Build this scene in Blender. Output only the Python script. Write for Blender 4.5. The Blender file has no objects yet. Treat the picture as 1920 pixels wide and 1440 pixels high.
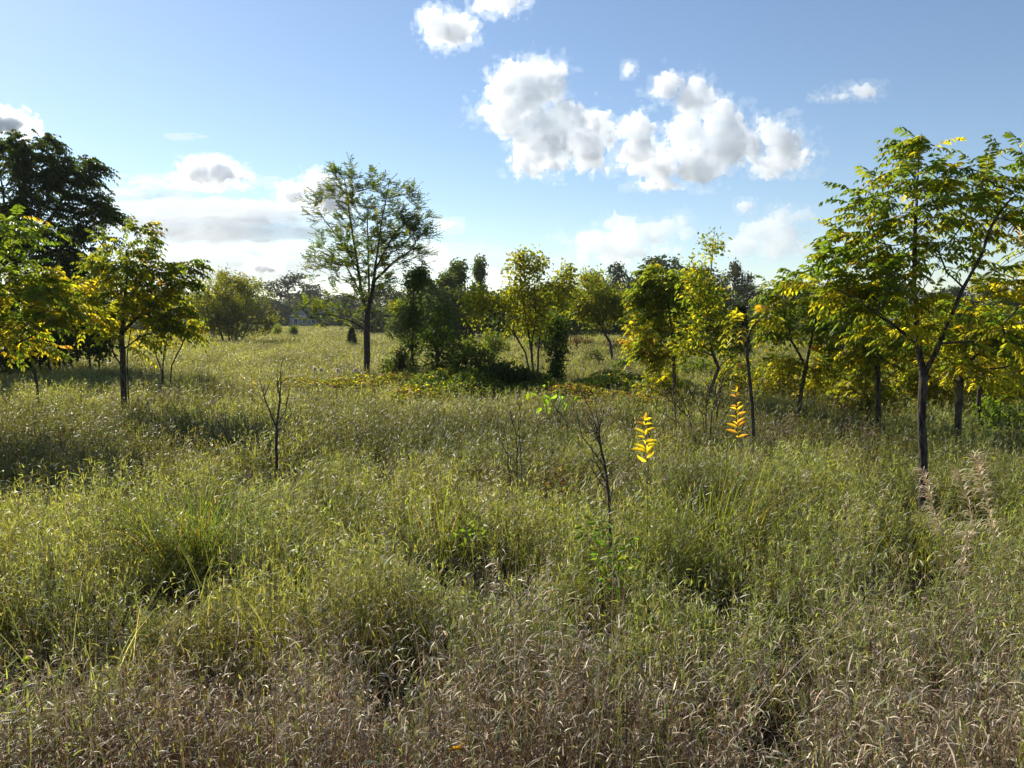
import bpy, math, random
import numpy as np
from mathutils import Vector

rng = np.random.default_rng(7)
C = bpy.context.scene.collection
FPX, PITCH, CAMH = 1443.0, math.radians(4.76), 1.9

# ------------------------------------------------------------------ noise
def _hash(ix, iy, iz, seed):
    h = (ix.astype(np.int64) * 374761393 + iy.astype(np.int64) * 668265263 + iz.astype(np.int64) * 2147483647 + seed * 974634777) & 0xFFFFFFFF
    h = ((h ^ (h >> 13)) * 1274126177) & 0xFFFFFFFF
    h = ((h ^ (h >> 16)) * 2246822519) & 0xFFFFFFFF
    return ((h ^ (h >> 15)) & 0xFFFFFF) / float(0xFFFFFF)

def vn2(x, y, seed=0):
    ix, iy = np.floor(x), np.floor(y)
    fx, fy = x - ix, y - iy
    fx, fy = fx * fx * (3 - 2 * fx), fy * fy * (3 - 2 * fy)
    z = np.zeros_like(ix)
    a, b = _hash(ix, iy, z, seed), _hash(ix + 1, iy, z, seed)
    c, d = _hash(ix, iy + 1, z, seed), _hash(ix + 1, iy + 1, z, seed)
    return (a * (1 - fx) + b * fx) * (1 - fy) + (c * (1 - fx) + d * fx) * fy

def fbm2(x, y, seed=0, oct=3):
    s, a, t = 0, 1.0, 0
    for o in range(oct):
        s = s + a * vn2(x * 2 ** o, y * 2 ** o, seed + o * 17); t += a; a *= .5
    return s / t

def vn3(x, y, z, seed=0):
    ix, iy, iz = np.floor(x), np.floor(y), np.floor(z)
    fx, fy, fz = x - ix, y - iy, z - iz
    fx, fy, fz = [f * f * (3 - 2 * f) for f in (fx, fy, fz)]
    r = 0
    for dz in (0, 1):
        for dy in (0, 1):
            for dx in (0, 1):
                w = (fx if dx else 1 - fx) * (fy if dy else 1 - fy) * (fz if dz else 1 - fz)
                r = r + w * _hash(ix + dx, iy + dy, iz + dz, seed)
    return r

def sstep(a, b, x):
    t = np.clip((x - a) / (b - a), 0, 1)
    return t * t * (3 - 2 * t)

# ------------------------------------------------------------------ picture <-> place
def P(px, py, Y):
    """point at world distance Y (along +y) that the photograph shows at pixel px, py"""
    u, v = (px - 960) / FPX, (720 - py) / FPX
    dy = math.cos(PITCH) + v * math.sin(PITCH)
    dz = -math.sin(PITCH) + v * math.cos(PITCH)
    t = Y / dy
    return np.array([u * t, Y, CAMH + dz * t])

def terrain(x, y):
    x = np.asarray(x, float); y = np.asarray(y, float)
    near = .10 * (fbm2(x * .25 + 50, y * .25 + 9, 3) - .5) * sstep(200, 60, y)
    mound = .5 * np.exp(-(((x - 4.5) / 7) ** 2 + ((y - 46) / 7) ** 2))
    return near + mound

def norm(a):
    return a / np.maximum(np.linalg.norm(a, axis=-1, keepdims=True), 1e-9)

# ------------------------------------------------------------------ mesh building
class MB:
    def __init__(s): s.v, s.q, s.t, s.cq, s.ct, s.n = [], [], [], [], [], 0
    def add(s, v, quads=None, tris=None, cq=None, ct=None):
        v = np.asarray(v, float).reshape(-1, 3)
        if quads is not None and len(quads):
            q = np.asarray(quads).reshape(-1, 4) + s.n
            s.q.append(q); s.cq.append(np.broadcast_to(np.asarray(cq if cq is not None else (.5, .5, .5), float), (len(q), 3)))
        if tris is not None and len(tris):
            t = np.asarray(tris).reshape(-1, 3) + s.n
            s.t.append(t); s.ct.append(np.broadcast_to(np.asarray(ct if ct is not None else (.5, .5, .5), float), (len(t), 3)))
        s.v.append(v); s.n += len(v)
    def build(s, name, mat, parent=None, loc=(0, 0, 0), smooth=False):
        me = bpy.data.meshes.new(name)
        v = np.concatenate(s.v) - np.asarray(loc, float)
        q = np.concatenate(s.q) if s.q else np.zeros((0, 4), int)
        t = np.concatenate(s.t) if s.t else np.zeros((0, 3), int)
        col = np.concatenate((s.cq or []) + (s.ct or []))
        nq, nt = len(q), len(t)
        me.vertices.add(len(v)); me.vertices.foreach_set('co', v.astype(np.float32).ravel())
        me.loops.add(nq * 4 + nt * 3)
        me.loops.foreach_set('vertex_index', np.concatenate([q.ravel(), t.ravel()]).astype(np.int32))
        me.polygons.add(nq + nt)
        st = np.concatenate([np.arange(nq) * 4, nq * 4 + np.arange(nt) * 3]).astype(np.int32)
        me.polygons.foreach_set('loop_start', st)
        at = me.attributes.new('Col', 'FLOAT_COLOR', 'FACE')
        c4 = np.ones((nq + nt, 4), np.float32); c4[:, :3] = col
        at.data.foreach_set('color', c4.ravel())
        me.update(calc_edges=True)
        if smooth: me.polygons.foreach_set('use_smooth', np.ones(nq + nt, bool))
        me.materials.append(mat)
        o = bpy.data.objects.new(name, me); C.objects.link(o)
        if parent is not None: o.parent = parent
        else: o.location = loc
        return o

def tag(o, label=None, cat=None, group=None, kind=None):
    if label: o['label'] = label
    if cat: o['category'] = cat
    if group: o['group'] = group
    if kind: o['kind'] = kind
    return o

def thing(name, label, cat, loc, group=None):
    o = bpy.data.objects.new(name, None); C.objects.link(o)
    o.location = Vector(loc); o.empty_display_size = .2
    return tag(o, label, cat, group)

# ------------------------------------------------------------------ materials
def new_mat(name):
    m = bpy.data.materials.new(name); m.use_nodes = True
    nt = m.node_tree; nt.nodes.clear()
    return m, nt, nt.nodes.new('ShaderNodeOutputMaterial')

def leaf_mat(name, trans=.4, tint=(1.5, 1.35, .6), rough=.45, spec=.4):
    m, nt, out = new_mat(name)
    N, L = nt.nodes.new, nt.links.new
    a = N('ShaderNodeAttribute'); a.attribute_name = 'Col'
    p = N('ShaderNodeBsdfPrincipled'); p.inputs['Roughness'].default_value = rough
    p.inputs['Specular IOR Level'].default_value = spec
    L(a.outputs['Color'], p.inputs['Base Color'])
    mul = N('ShaderNodeVectorMath'); mul.operation = 'MULTIPLY'; mul.inputs[1].default_value = tint
    L(a.outputs['Color'], mul.inputs[0])
    t = N('ShaderNodeBsdfTranslucent'); L(mul.outputs[0], t.inputs['Color'])
    mx = N('ShaderNodeMixShader'); mx.inputs[0].default_value = trans
    L(p.outputs[0], mx.inputs[1]); L(t.outputs[0], mx.inputs[2]); L(mx.outputs[0], out.inputs['Surface'])
    return m

def bark_mat(name, c1, c2, scale=30):
    m, nt, out = new_mat(name)
    N, L = nt.nodes.new, nt.links.new
    tc = N('ShaderNodeTexCoord'); mp = N('ShaderNodeMapping'); mp.inputs['Scale'].default_value = (1, 1, .25)
    L(tc.outputs['Object'], mp.inputs[0])
    n = N('ShaderNodeTexNoise'); n.inputs['Scale'].default_value = scale; n.inputs['Detail'].default_value = 5
    L(mp.outputs[0], n.inputs['Vector'])
    r = N('ShaderNodeValToRGB'); r.color_ramp.elements[0].color = (*c1, 1); r.color_ramp.elements[1].color = (*c2, 1)
    r.color_ramp.elements[0].position = .35; r.color_ramp.elements[1].position = .7
    L(n.outputs['Fac'], r.inputs[0])
    p = N('ShaderNodeBsdfPrincipled'); p.inputs['Roughness'].default_value = .85
    p.inputs['Specular IOR Level'].default_value = .2
    b = N('ShaderNodeBump'); b.inputs['Strength'].default_value = .9; b.inputs['Distance'].default_value = .04
    L(n.outputs['Fac'], b.inputs['Height']); L(b.outputs[0], p.inputs['Normal'])
    L(r.outputs[0], p.inputs['Base Color']); L(p.outputs[0], out.inputs['Surface'])
    return m

def plain_mat(name, col, rough=.7, metal=0, noise=.15, scale=4):
    m, nt, out = new_mat(name)
    N, L = nt.nodes.new, nt.links.new
    tc = N('ShaderNodeTexCoord')
    n = N('ShaderNodeTexNoise'); n.inputs['Scale'].default_value = scale; n.inputs['Detail'].default_value = 4
    L(tc.outputs['Object'], n.inputs['Vector'])
    r = N('ShaderNodeValToRGB')
    r.color_ramp.elements[0].color = (*[c * (1 - noise) for c in col], 1); r.color_ramp.elements[1].color = (*[min(1, c * (1 + noise)) for c in col], 1)
    L(n.outputs['Fac'], r.inputs[0])
    p = N('ShaderNodeBsdfPrincipled'); p.inputs['Roughness'].default_value = rough; p.inputs['Metallic'].default_value = metal
    L(r.outputs[0], p.inputs['Base Color']); L(p.outputs[0], out.inputs['Surface'])
    return m

M_GRASS = leaf_mat('grass blades', .5, (1.5, 1.45, .7), .45, .38)
M_DRY = leaf_mat('dry grass blades', .3, (1.15, 1.05, .85), .5, .4)
M_LEAF = leaf_mat('tree leaves', .7, (1.85, 1.82, .7), .42, .45)
M_FAR = leaf_mat('far tree leaves', .48, (1.6, 1.5, .6), .6, .2)
M_BARK = bark_mat('dark bark', (.014, .011, .009), (.12, .098, .078), 42)
M_BARKL = bark_mat('grey bark', (.05, .042, .034), (.16, .135, .11))
M_TWIG = bark_mat('red brown twigs', (.06, .035, .025), (.16, .10, .075))

def ground_mat():
    m, nt, out = new_mat('meadow soil and litter')
    N, L = nt.nodes.new, nt.links.new
    tc = N('ShaderNodeTexCoord')
    n1 = N('ShaderNodeTexNoise'); n1.inputs['Scale'].default_value = 1.1; n1.inputs['Detail'].default_value = 8
    n2 = N('ShaderNodeTexNoise'); n2.inputs['Scale'].default_value = 22; n2.inputs['Detail'].default_value = 6
    n3 = N('ShaderNodeTexNoise'); n3.inputs['Scale'].default_value = .06; n3.inputs['Detail'].default_value = 5
    for n in (n1, n2, n3): L(tc.outputs['Object'], n.inputs['Vector'])
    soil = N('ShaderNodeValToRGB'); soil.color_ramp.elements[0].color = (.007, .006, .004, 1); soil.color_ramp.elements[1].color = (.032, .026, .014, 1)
    L(n2.outputs['Fac'], soil.inputs[0])
    turf = N('ShaderNodeValToRGB'); turf.color_ramp.elements[0].color = (.05, .065, .018, 1); turf.color_ramp.elements[1].color = (.15, .16, .04, 1)
    turf.color_ramp.elements[0].position = .3; turf.color_ramp.elements[1].position = .7
    L(n1.outputs['Fac'], turf.inputs[0])
    geo = N('ShaderNodeSeparateXYZ'); L(tc.outputs['Object'], geo.inputs[0])
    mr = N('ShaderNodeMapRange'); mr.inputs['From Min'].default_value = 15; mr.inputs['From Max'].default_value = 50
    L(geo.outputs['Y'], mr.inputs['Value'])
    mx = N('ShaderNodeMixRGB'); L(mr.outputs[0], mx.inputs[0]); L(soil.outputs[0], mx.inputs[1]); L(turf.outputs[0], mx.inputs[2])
    p = N('ShaderNodeBsdfPrincipled'); p.inputs['Roughness'].default_value = .95; p.inputs['Specular IOR Level'].default_value = .1
    b = N('ShaderNodeBump'); b.inputs['Strength'].default_value = .8; b.inputs['Distance'].default_value = .05
    L(n2.outputs['Fac'], b.inputs['Height']); L(b.outputs[0], p.inputs['Normal'])
    L(mx.outputs[0], p.inputs['Base Color']); L(p.outputs[0], out.inputs['Surface'])
    return m

# ------------------------------------------------------------------ blades and leaves
def strips(mb, base, az, elev, length, width, curl, nseg, col, roll=None, taper=1.0):
    """curved tapering strips: grass blades and stems. all per-blade arrays of length n"""
    n = len(base)
    if n == 0: return
    length, width, curl = [np.broadcast_to(np.asarray(a, float), (n,)) for a in (length, width, curl)]
    az, elev = np.broadcast_to(np.asarray(az, float), (n,)), np.broadcast_to(np.asarray(elev, float), (n,))
    pts = [np.asarray(base, float)]
    for i in range(nseg):
        e = elev - curl * (i + .5) / nseg
        st = (length / nseg)[:, None] * np.stack([np.cos(e) * np.cos(az), np.cos(e) * np.sin(az), np.sin(e)], 1)
        pts.append(pts[-1] + st)
    side = np.stack([-np.sin(az), np.cos(az), np.zeros(n)], 1)
    if roll is None: roll = rng.uniform(-.9, .9, n)
    side = side * np.cos(roll)[:, None] + np.stack([np.zeros(n), np.zeros(n), np.ones(n)], 1) * np.sin(roll)[:, None]
    vs = []
    for i in range(nseg):
        t = i / nseg
        w = width * (.55 + .45 * math.sin(math.pi * min(1, t + .25))) * (1 - taper * .35 * t)
        vs += [pts[i] - side * (w / 2)[:, None], pts[i] + side * (w / 2)[:, None]]
    vs.append(pts[nseg])
    k = 2 * nseg + 1
    V = np.stack(vs, 1)
    off = (np.arange(n) * k)[:, None]
    Q = np.concatenate([off + np.array([[2 * i, 2 * i + 1, 2 * i + 3, 2 * i + 2]]) for i in range(nseg - 1)], 1).reshape(-1, 4) if nseg > 1 else None
    T = off + np.array([[2 * nseg - 2, 2 * nseg - 1, 2 * nseg]])
    mb.add(V, Q, T, np.repeat(col, nseg - 1, 0) if nseg > 1 else None, col)
    return pts

def blades(mb, base, d, nrm, l, w, col, fold=.22, tipdrop=.12):
    """leaf shaped blades, folded along the midrib: two quads each"""
    n = len(base)
    if n == 0: return
    d = norm(d); side = norm(np.cross(d, nrm)); nn = np.cross(side, d)
    l = np.broadcast_to(np.asarray(l, float), (n,))[:, None]; w = np.broadcast_to(np.asarray(w, float), (n,))[:, None]
    B = base; T = base + d * l - nn * l * tipdrop
    m1, m2 = base + d * l * .3, base + d * l * .68 - nn * l * tipdrop * .35
    up = nn * w * fold
    L1, R1 = m1 + side * w * .5 + up, m1 - side * w * .5 + up
    L2, R2 = m2 + side * w * .37 + up, m2 - side * w * .37 + up
    V = np.stack([B, R1, R2, T, L2, L1], 1)
    off = (np.arange(n) * 6)[:, None]
    Q = np.concatenate([off + np.array([[0, 1, 2, 3]]), off + np.array([[0, 3, 4, 5]])], 1).reshape(-1, 4)
    mb.add(V, Q, None, np.repeat(col, 2, 0))

UP = np.array([0, 0, 1.0])

def fronds(mb, pos, d, L, pairs, ll, lw, col, droop=.35, leafdroop=.45, fwd=.5, var=.12, rachis=True):
    """pinnate leaves: a drooping rachis with pairs of leaflets and one at its tip"""
    n = len(pos)
    if n == 0: return
    d = norm(d); L = np.broadcast_to(np.asarray(L, float), (n,))
    S = norm(np.cross(d, UP) + 1e-6); Np = np.cross(S, d)
    ts = np.concatenate([np.linspace(.18, .95, pairs).repeat(2), [1.0]])
    sg = np.array([1, -1] * pairs + [0])
    t = ts[None, :, None]
    base = pos[:, None] + d[:, None] * (L[:, None, None] * t) - UP * (L[:, None, None] * droop * t * t)
    fd = d[:, None] - UP * (2 * droop * t)
    ld = S[:, None] * sg[None, :, None] * .95 + norm(fd) * np.where(sg == 0, 1, fwd)[None, :, None] - UP * leafdroop
    ld = ld + rng.normal(0, .18, ld.shape)
    nrm = Np[:, None] + rng.normal(0, .28, ld.shape) + S[:, None] * sg[None, :, None] * .2
    k = len(ts)
    prof = (.65 + .5 * np.sin(np.pi * np.clip(ts * .9, 0, 1)))
    l = (ll * np.ones(n))[:, None] * prof[None] * rng.uniform(.75, 1.15, (n, k))
    c = col[:, None] * rng.uniform(1 - var, 1 + var, (n, k, 1))
    keep = (rng.random((n, k)) > .06)
    kk = keep.ravel()
    blades(mb, base.reshape(-1, 3)[kk], ld.reshape(-1, 3)[kk], nrm.reshape(-1, 3)[kk], l.ravel()[kk],
           (l * lw / ll).ravel()[kk], c.reshape(-1, 3)[kk])
    if rachis:
        a = np.arctan2(d[:, 1], d[:, 0]); e = np.arcsin(np.clip(d[:, 2], -1, 1))
        strips(mb, pos, a, e, L, .006, droop * 1.6, 3, col * .7, roll=np.zeros(n))

def pal(n, entries, var=.14):
    """n leaf colours out of (weight, rgb) entries"""
    w = np.array([e[0] for e in entries], float); w /= w.sum()
    c = np.array([e[1] for e in entries])[rng.choice(len(entries), n, p=w)]
    return np.clip(c * rng.uniform(1 - var, 1 + var, (n, 1)) * (1 + rng.normal(0, .05, (n, 3))), 0.002, .95)

# ------------------------------------------------------------------ trees
class Skel:
    def __init__(s, step):
        s.p, s.par, s.d, s.step, s.tips = [], [], [], step, []
    def limb(s, pts, jit=.02, first=False):
        pts = [np.asarray(p, float) for p in pts]
        if not s.p:
            s.p.append(pts[0]); s.par.append(-1); s.d.append(UP.copy()); cur = 0
        elif first:      # a further stem out of the same root
            cur = 0; pts = [s.p[0] - UP * .04, pts[0] - UP * .03] + pts[1:]; s.p.append(pts[0]); s.par.append(0); s.d.append(norm(pts[1] - pts[0])); cur = len(s.p) - 1
        else:
            A = np.array(s.p); cur = int(np.argmin(np.linalg.norm(A - pts[0], axis=1)))
            pts = [s.p[cur]] + pts[1:]
        for a, b in zip(pts[:-1], pts[1:]):
            L = np.linalg.norm(b - a); k = max(1, int(round(L / s.step)))
            for i in range(1, k + 1):
                q = a + (b - a) * i / k + rng.normal(0, jit * L / k, 3)
                s.d.append(norm(q - s.p[cur])); s.p.append(q); s.par.append(cur); cur = len(s.p) - 1
        return cur
    def attract(s, pts, zmin, down=.9, wander=.05, up=.25):
        A = np.array(s.p)
        order = np.argsort([np.min(np.linalg.norm(A - a, axis=1)) for a in pts])
        for a in pts[order]:
            A = np.array(s.p)
            v = a - A; dist = np.linalg.norm(v, axis=1)
            cost = dist + down * np.maximum(0, A[:, 2] - a[2] + .12 * dist) + np.where(A[:, 2] < zmin, 3.0 * (zmin - A[:, 2]) + .3, 0)
            i = int(np.argmin(cost)); L = dist[i]
            p0 = s.p[i]; to = v[i] / max(L, 1e-6)
            c = p0 + .45 * L * norm(s.d[i] * .55 + to * .8 + UP * up)
            k = max(2, int(round(L / s.step))); cur = i; path = []
            for j in range(1, k + 1):
                t = j / k
                q = p0 * (1 - t) ** 2 + c * 2 * t * (1 - t) + a * t * t
                if j < k: q = q + rng.normal(0, wander * s.step, 3)
                s.d.append(norm(q - s.p[cur])); s.p.append(q); s.par.append(cur); cur = len(s.p) - 1; path.append(cur)
            s.tips.append(path)
    def mesh(s, mb, rbase, rtip, fine=3):
        p = np.array(s.p); par = np.array(s.par); d = np.array(s.d); n = len(p)
        kids = np.zeros(n, int); cnt = np.zeros(n)
        np.add.at(kids, par[par >= 0], 1)
        cnt[kids == 0] = 1
        for i in range(n - 1, 0, -1):
            if par[i] >= 0: cnt[par[i]] += cnt[i]
        mx = max(cnt.max(), 2)
        r = rtip * cnt ** (math.log(rbase / rtip) / math.log(mx))
        # thin every twig towards its end, flare the base
        best = {}
        for i in range(n):
            if par[i] >= 0 and (par[i] not in best or cnt[i] > cnt[best[par[i]]]): best[par[i]] = i
        e = np.nonzero(par >= 0)[0]
        cont = np.array([best[par[i]] == i for i in e])
        rp = np.where(cont, r[par[e]], np.minimum(r[par[e]] * .8, r[e] * 1.25)); rc = r[e]
        rp = np.minimum(rp, rc * 1.7)
        root = par[par[e]] < 0
        rp = np.where(root, rc * 1.55, rp)
        da = np.where(cont[:, None], d[par[e]], d[e])
        for sides, sel in ((8, rc > .022), (5, (rc <= .022) & (rc > .008)), (fine, rc <= .008)):
            if not sel.any(): continue
            ang = np.arange(sides) * 2 * math.pi / sides
            rings = []
            for cen, dr, rad in ((p[par[e]][sel], da[sel], rp[sel]), (p[e][sel], d[e][sel], rc[sel])):
                ref = np.where(np.abs(dr[:, :1]) < .8, np.array([[1.0, .13, .21]]), np.array([[.1, 1.0, .2]]))
                u = norm(np.cross(dr, ref)); w = np.cross(dr, u)
                rings.append(cen[:, None] + rad[:, None, None] * (u[:, None] * np.cos(ang)[None, :, None] + w[:, None] * np.sin(ang)[None, :, None]))
            V = np.concatenate(rings, 1); m = len(V)
            i0 = np.arange(sides); i1 = (i0 + 1) % sides
            Q = (np.arange(m) * 2 * sides)[:, None, None] + np.stack([i0, i1, i1 + sides, i0 + sides], 1)[None]
            mb.add(V, Q.reshape(-1, 4))
        return r
    def leafspots(s, n, lo=.35):
        """n random places on the outer part of the twigs: position, twig direction"""
        w = np.array([len(t) for t in s.tips], float)
        ti = rng.choice(len(s.tips), n)
        pos = np.zeros((n, 3)); dr = np.zeros((n, 3)); tt = rng.uniform(lo, 1, n) ** .7
        for k in range(n):
            t = s.tips[ti[k]]; f = tt[k] * (len(t) - 1); i = min(int(f), len(t) - 1); j = min(i + 1, len(t) - 1)
            pos[k] = s.p[t[i]] + (s.p[t[j]] - s.p[t[i]]) * (f - i); dr[k] = s.d[t[j]]
        return pos, dr

def blobpts(blobs, Y, n, depth=1.0, surf=.5):
    """points in the crown's lumps; lumps are (px, py, rx, ry[, weight[, dY]]) seen at distance Y"""
    k = Y / FPX
    w = np.array([(b[2] * b[3]) * (b[4] if len(b) > 4 else 1) for b in blobs], float); w /= w.sum()
    ids = rng.choice(len(blobs), n, p=w)
    u = norm(rng.normal(0, 1, (n, 3))) * (rng.random(n) ** surf)[:, None]
    out = np.zeros((n, 3))
    for i, b in enumerate(blobs):
        s = ids == i
        rx, rz = b[2] * k, b[3] * k; ry = (rx * .6 + rz * .4) * depth
        dY = b[5] if len(b) > 5 else 0
        c = P(b[0], b[1], Y + dY)
        out[s] = c + u[s] * np.array([rx, ry, rz])
    return out

GREEN = (.055, .09, .014); MID = (.09, .13, .016); OLIVE = (.17, .175, .018); YEL = (.44, .36, .025); ORANGE = (.46, .26, .03)
DARK = (.034, .052, .014); LIME = (.15, .2, .025); RUST = (.18, .085, .03)

def tree(name, label, cat, Y, limbs, blobs, ntips, nleaf, kind='simple', r=.04, rtip=.003, leaf=(.07, .035), L=.36, pairs=6,
         colors=((1, GREEN),), lowcolors=None, step=.12, depth=1.0, group=None, bark=None, zmin=.5, droop=.35, up=.25, down=.9,
         surf=.5, lo=.35, mat=None, wob=1.0, parts=('trunk', 'crown'), scat=1.1, jit=.02, sprayup=.12, leafdroop=.45):
    sk = Skel(step)
    base = None
    for i, lm in enumerate(limbs):
        off = 0.0
        pts = []
        for j, q in enumerate(lm):
            pts.append(P(q[0], q[1], Y + (q[2] if len(q) > 2 else 0)))
        if i == 0:
            b = pts[0].copy(); b[2] = float(terrain(b[0], b[1])) - .05
            pts[0] = b; base = b.copy(); base[2] += .05
        first = i == 0 or (len(lm[0]) > 3)
        if first and i > 0: pts[0][2] = float(terrain(pts[0][0], pts[0][1])) - .05
        sk.limb(pts, jit, first)
    zm = base[2] + zmin
    att = blobpts(blobs, Y, ntips, depth, surf) if ntips else np.zeros((0, 3))
    att = att[att[:, 2] > base[2] + .12] if len(att) else att
    if len(att): sk.attract(att, zm, down, .05 * wob, up)
    root = thing(name, label, cat, base, group)
    mt = MB(); sk.mesh(mt, r, rtip)
    mt.build(parts[0], bark or M_BARK, root, base, smooth=True)
    if nleaf and sk.tips:
        pos, d = sk.leafspots(nleaf, lo)
        z0, z1 = np.percentile(pos[:, 2], 5), np.percentile(pos[:, 2], 95)
        rel = np.clip((pos[:, 2] - z0) / max(z1 - z0, .01), 0, 1)
        c = pal(nleaf, colors)
        if lowcolors is not None:
            lowc = pal(nleaf, lowcolors)
            clump = fbm2(pos[:, 0] * 2.2 + pos[:, 2], pos[:, 2] * 2.2 + pos[:, 1], 5, 2)
            use = rng.random(nleaf) < np.clip(.95 - 1.0 * rel + (clump - .5) * 1.8, 0.03, .97)
            c = np.where(use[:, None], lowc, c)
        cen = np.array([base[0], base[1], 0])
        outw = pos - cen; outw[:, 2] = 0
        mc = MB()
        if kind == 'pinnate':
            dd = norm(norm(outw) * .5 + d * .5 + rng.normal(0, .55, (nleaf, 3)) * np.array([1, 1, .5]) + UP * sprayup)
            fronds(mc, pos, dd, L * rng.uniform(.6, 1.15, nleaf), pairs, leaf[0], leaf[1], c, droop, leafdroop)
        else:
            dd = norm(norm(outw) * .3 + d * .5 + rng.normal(0, .7, (nleaf, 3)) - UP * droop)
            nr = UP + rng.normal(0, .55, (nleaf, 3))
            s = rng.uniform(.6, 1.25, nleaf)
            blades(mc, pos + rng.normal(0, scat * leaf[0], (nleaf, 3)), dd, nr, leaf[0] * s, leaf[1] * s, c)
        mc.build(parts[1], mat or M_LEAF, root, base)
    return root

def copy_tree(o, loc, rz, scale, label, group=None):
    r = o.copy(); C.objects.link(r); r.location = Vector(loc); r.rotation_euler = (0, 0, rz); r.scale = scale
    r['label'] = label
    if group: r['group'] = group
    for ch in o.children:
        c = ch.copy(); C.objects.link(c); c.parent = r
    return r

# ================================================================== GROUND
def build_ground():
    xs = np.concatenate([-np.geomspace(2500, 40, 24), np.linspace(-38, 38, 96), np.geomspace(40, 2500, 24)])
    ys = np.concatenate([np.linspace(-12, 60, 120), np.geomspace(62, 2600, 34)])
    X, Y = np.meshgrid(xs, ys)
    V = np.stack([X.ravel(), Y.ravel(), terrain(X, Y).ravel()], 1)
    nx, ny = len(xs), len(ys)
    i = np.arange(ny - 1)[:, None] * nx + np.arange(nx - 1)[None]
    Q = np.stack([i, i + 1, i + 1 + nx, i + nx], -1).reshape(-1, 4)
    mb = MB(); mb.add(V, Q)
    o = mb.build('ground', ground_mat(), smooth=True)
    tag(o, kind='structure', label='brown soil and turf of the meadow under the grass', cat='ground')
build_ground()

# ================================================================== GRASS
HOLES = []
for px, py, Y, r in ((518, 868, 8.7, .5), (1732, 890, 7.2, .45), (350, 1045, 5.0, .46), (1640, 1085, 4.6, .19), (95, 1225, 3.8, .24), (1110, 1110, 4.2, .22), (560, 1010, 4.9, .22),
                     (415, 905, 6.6, .34), (840, 950, 5.6, .3), (1690, 960, 5.2, .3), (470, 1170, 3.7, .22), (940, 985, 5.2, .25), (1290, 1010, 4.9, .25), (760, 1180, 3.6, .22)):
    p = P(px, py, Y); HOLES.append((p[0], Y, r, px not in (518, 1732)))
VINES = []      # ellipses of sprawling vine: centre x, y, rx, ry, height, palette
for px, Y, rx, ry, h, k in ((720, 20.5, 1.9, 1.2, .42, 0), (560, 20.2, 1.6, .8, .30, 0), (880, 18.6, 1.6, 1.6, .60, 1), (985, 19.0, 1.1, 1.8, .58, 1),
                            (1090, 17.0, 1.3, 1.6, .42, 2), (1160, 18.2, 1.3, 1.2, .60, 1), (1240, 18.5, .9, .9, .5, 1), (1190, 15.4, 1.0, .8, .34, 2), (800, 17.6, 1.0, .8, .35, 0)):
    VINES.append(((px - 960) / FPX * Y, Y, rx, ry, h, k))

def clump(x, y):
    wx = x + .12 * (vn2(x * 5, y * 5, 61) - .5); wy = y + .12 * (vn2(x * 5 + 9, y * 5, 62) - .5)
    return .46 * vn2(wx * 2.1 + 3, wy * 2.1, 21) + .54 * vn2(wx * 5.2, wy * 5.2 + 5, 22)

def grass_height(x, y):
    n1 = clump(x, y); n2 = fbm2(x * .45 + 9, y * .45, 12, 2)
    h = .13 + .46 * sstep(.22, .78, n1) + .36 * (n2 - .38)
    h = h + .10 * sstep(3.4, 2.6, y) + .14 * sstep(.40, .62, x / np.maximum(y, .5)) * sstep(5.2, 3.4, y)
    h = np.maximum(h, .10) * (1.08 - .25 * sstep(7, 22, y))
    dip = np.zeros_like(x)
    for hx, hy, r, bump in HOLES:
        dip = np.maximum(dip, np.exp(-(((x - hx) / r) ** 2 + ((y - hy + .12) / (r * 1.25)) ** 2) ** 2))
        h = h * (1 - .55 * np.exp(-(((x - hx * .93) / (r * 1.3)) ** 2 + ((y - hy + r * 2.2) / (r * 2)) ** 2)))
        if bump: h = h + .30 * np.exp(-(((x - hx + r * .6) / (r * 1.5)) ** 2 + ((y - hy - r * 1.6) / (r * .9)) ** 2))
    return h, dip

def vine_mask(x, y):
    m = np.zeros_like(x)
    for cx, cy, rx, ry, h, k in VINES:
        m = np.maximum(m, sstep(1.0, .6, ((x - cx) / rx) ** 2 + ((y - cy) / ry) ** 2))
    return m

def scatter(y0, y1, dens, margin=1.6, seedclump=.5):
    w0, w1 = .70 * y0 + margin, .70 * y1 + margin
    n = int((w0 + w1) * (y1 - y0) * dens)
    y = y0 + (y1 - y0) * rng.random(int(n * 1.0))
    # widths grow with distance: accept in proportion
    y = np.sqrt(rng.random(n) * (w1 ** 2 - w0 ** 2) + w0 ** 2); y = (y - margin) / .70
    x = (rng.random(n) * 2 - 1) * (.70 * y + margin)
    keep = rng.random(n) < .10 + 1.0 * sstep(.30, .60, clump(x, y))
    return x[keep], y[keep]

G_YEL = (.285, .285, .072); G_GRN = (.16, .205, .062); G_BLUE = (.165, .21, .10); G_OLV = (.195, .192, .062); G_LIME = (.2, .25, .04)
D_TAN = (.36, .28, .165); D_PALE = (.56, .48, .33); D_BRN = (.105, .064, .036); D_RUST = (.18, .09, .038); D_GREY = (.21, .175, .125)

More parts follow.
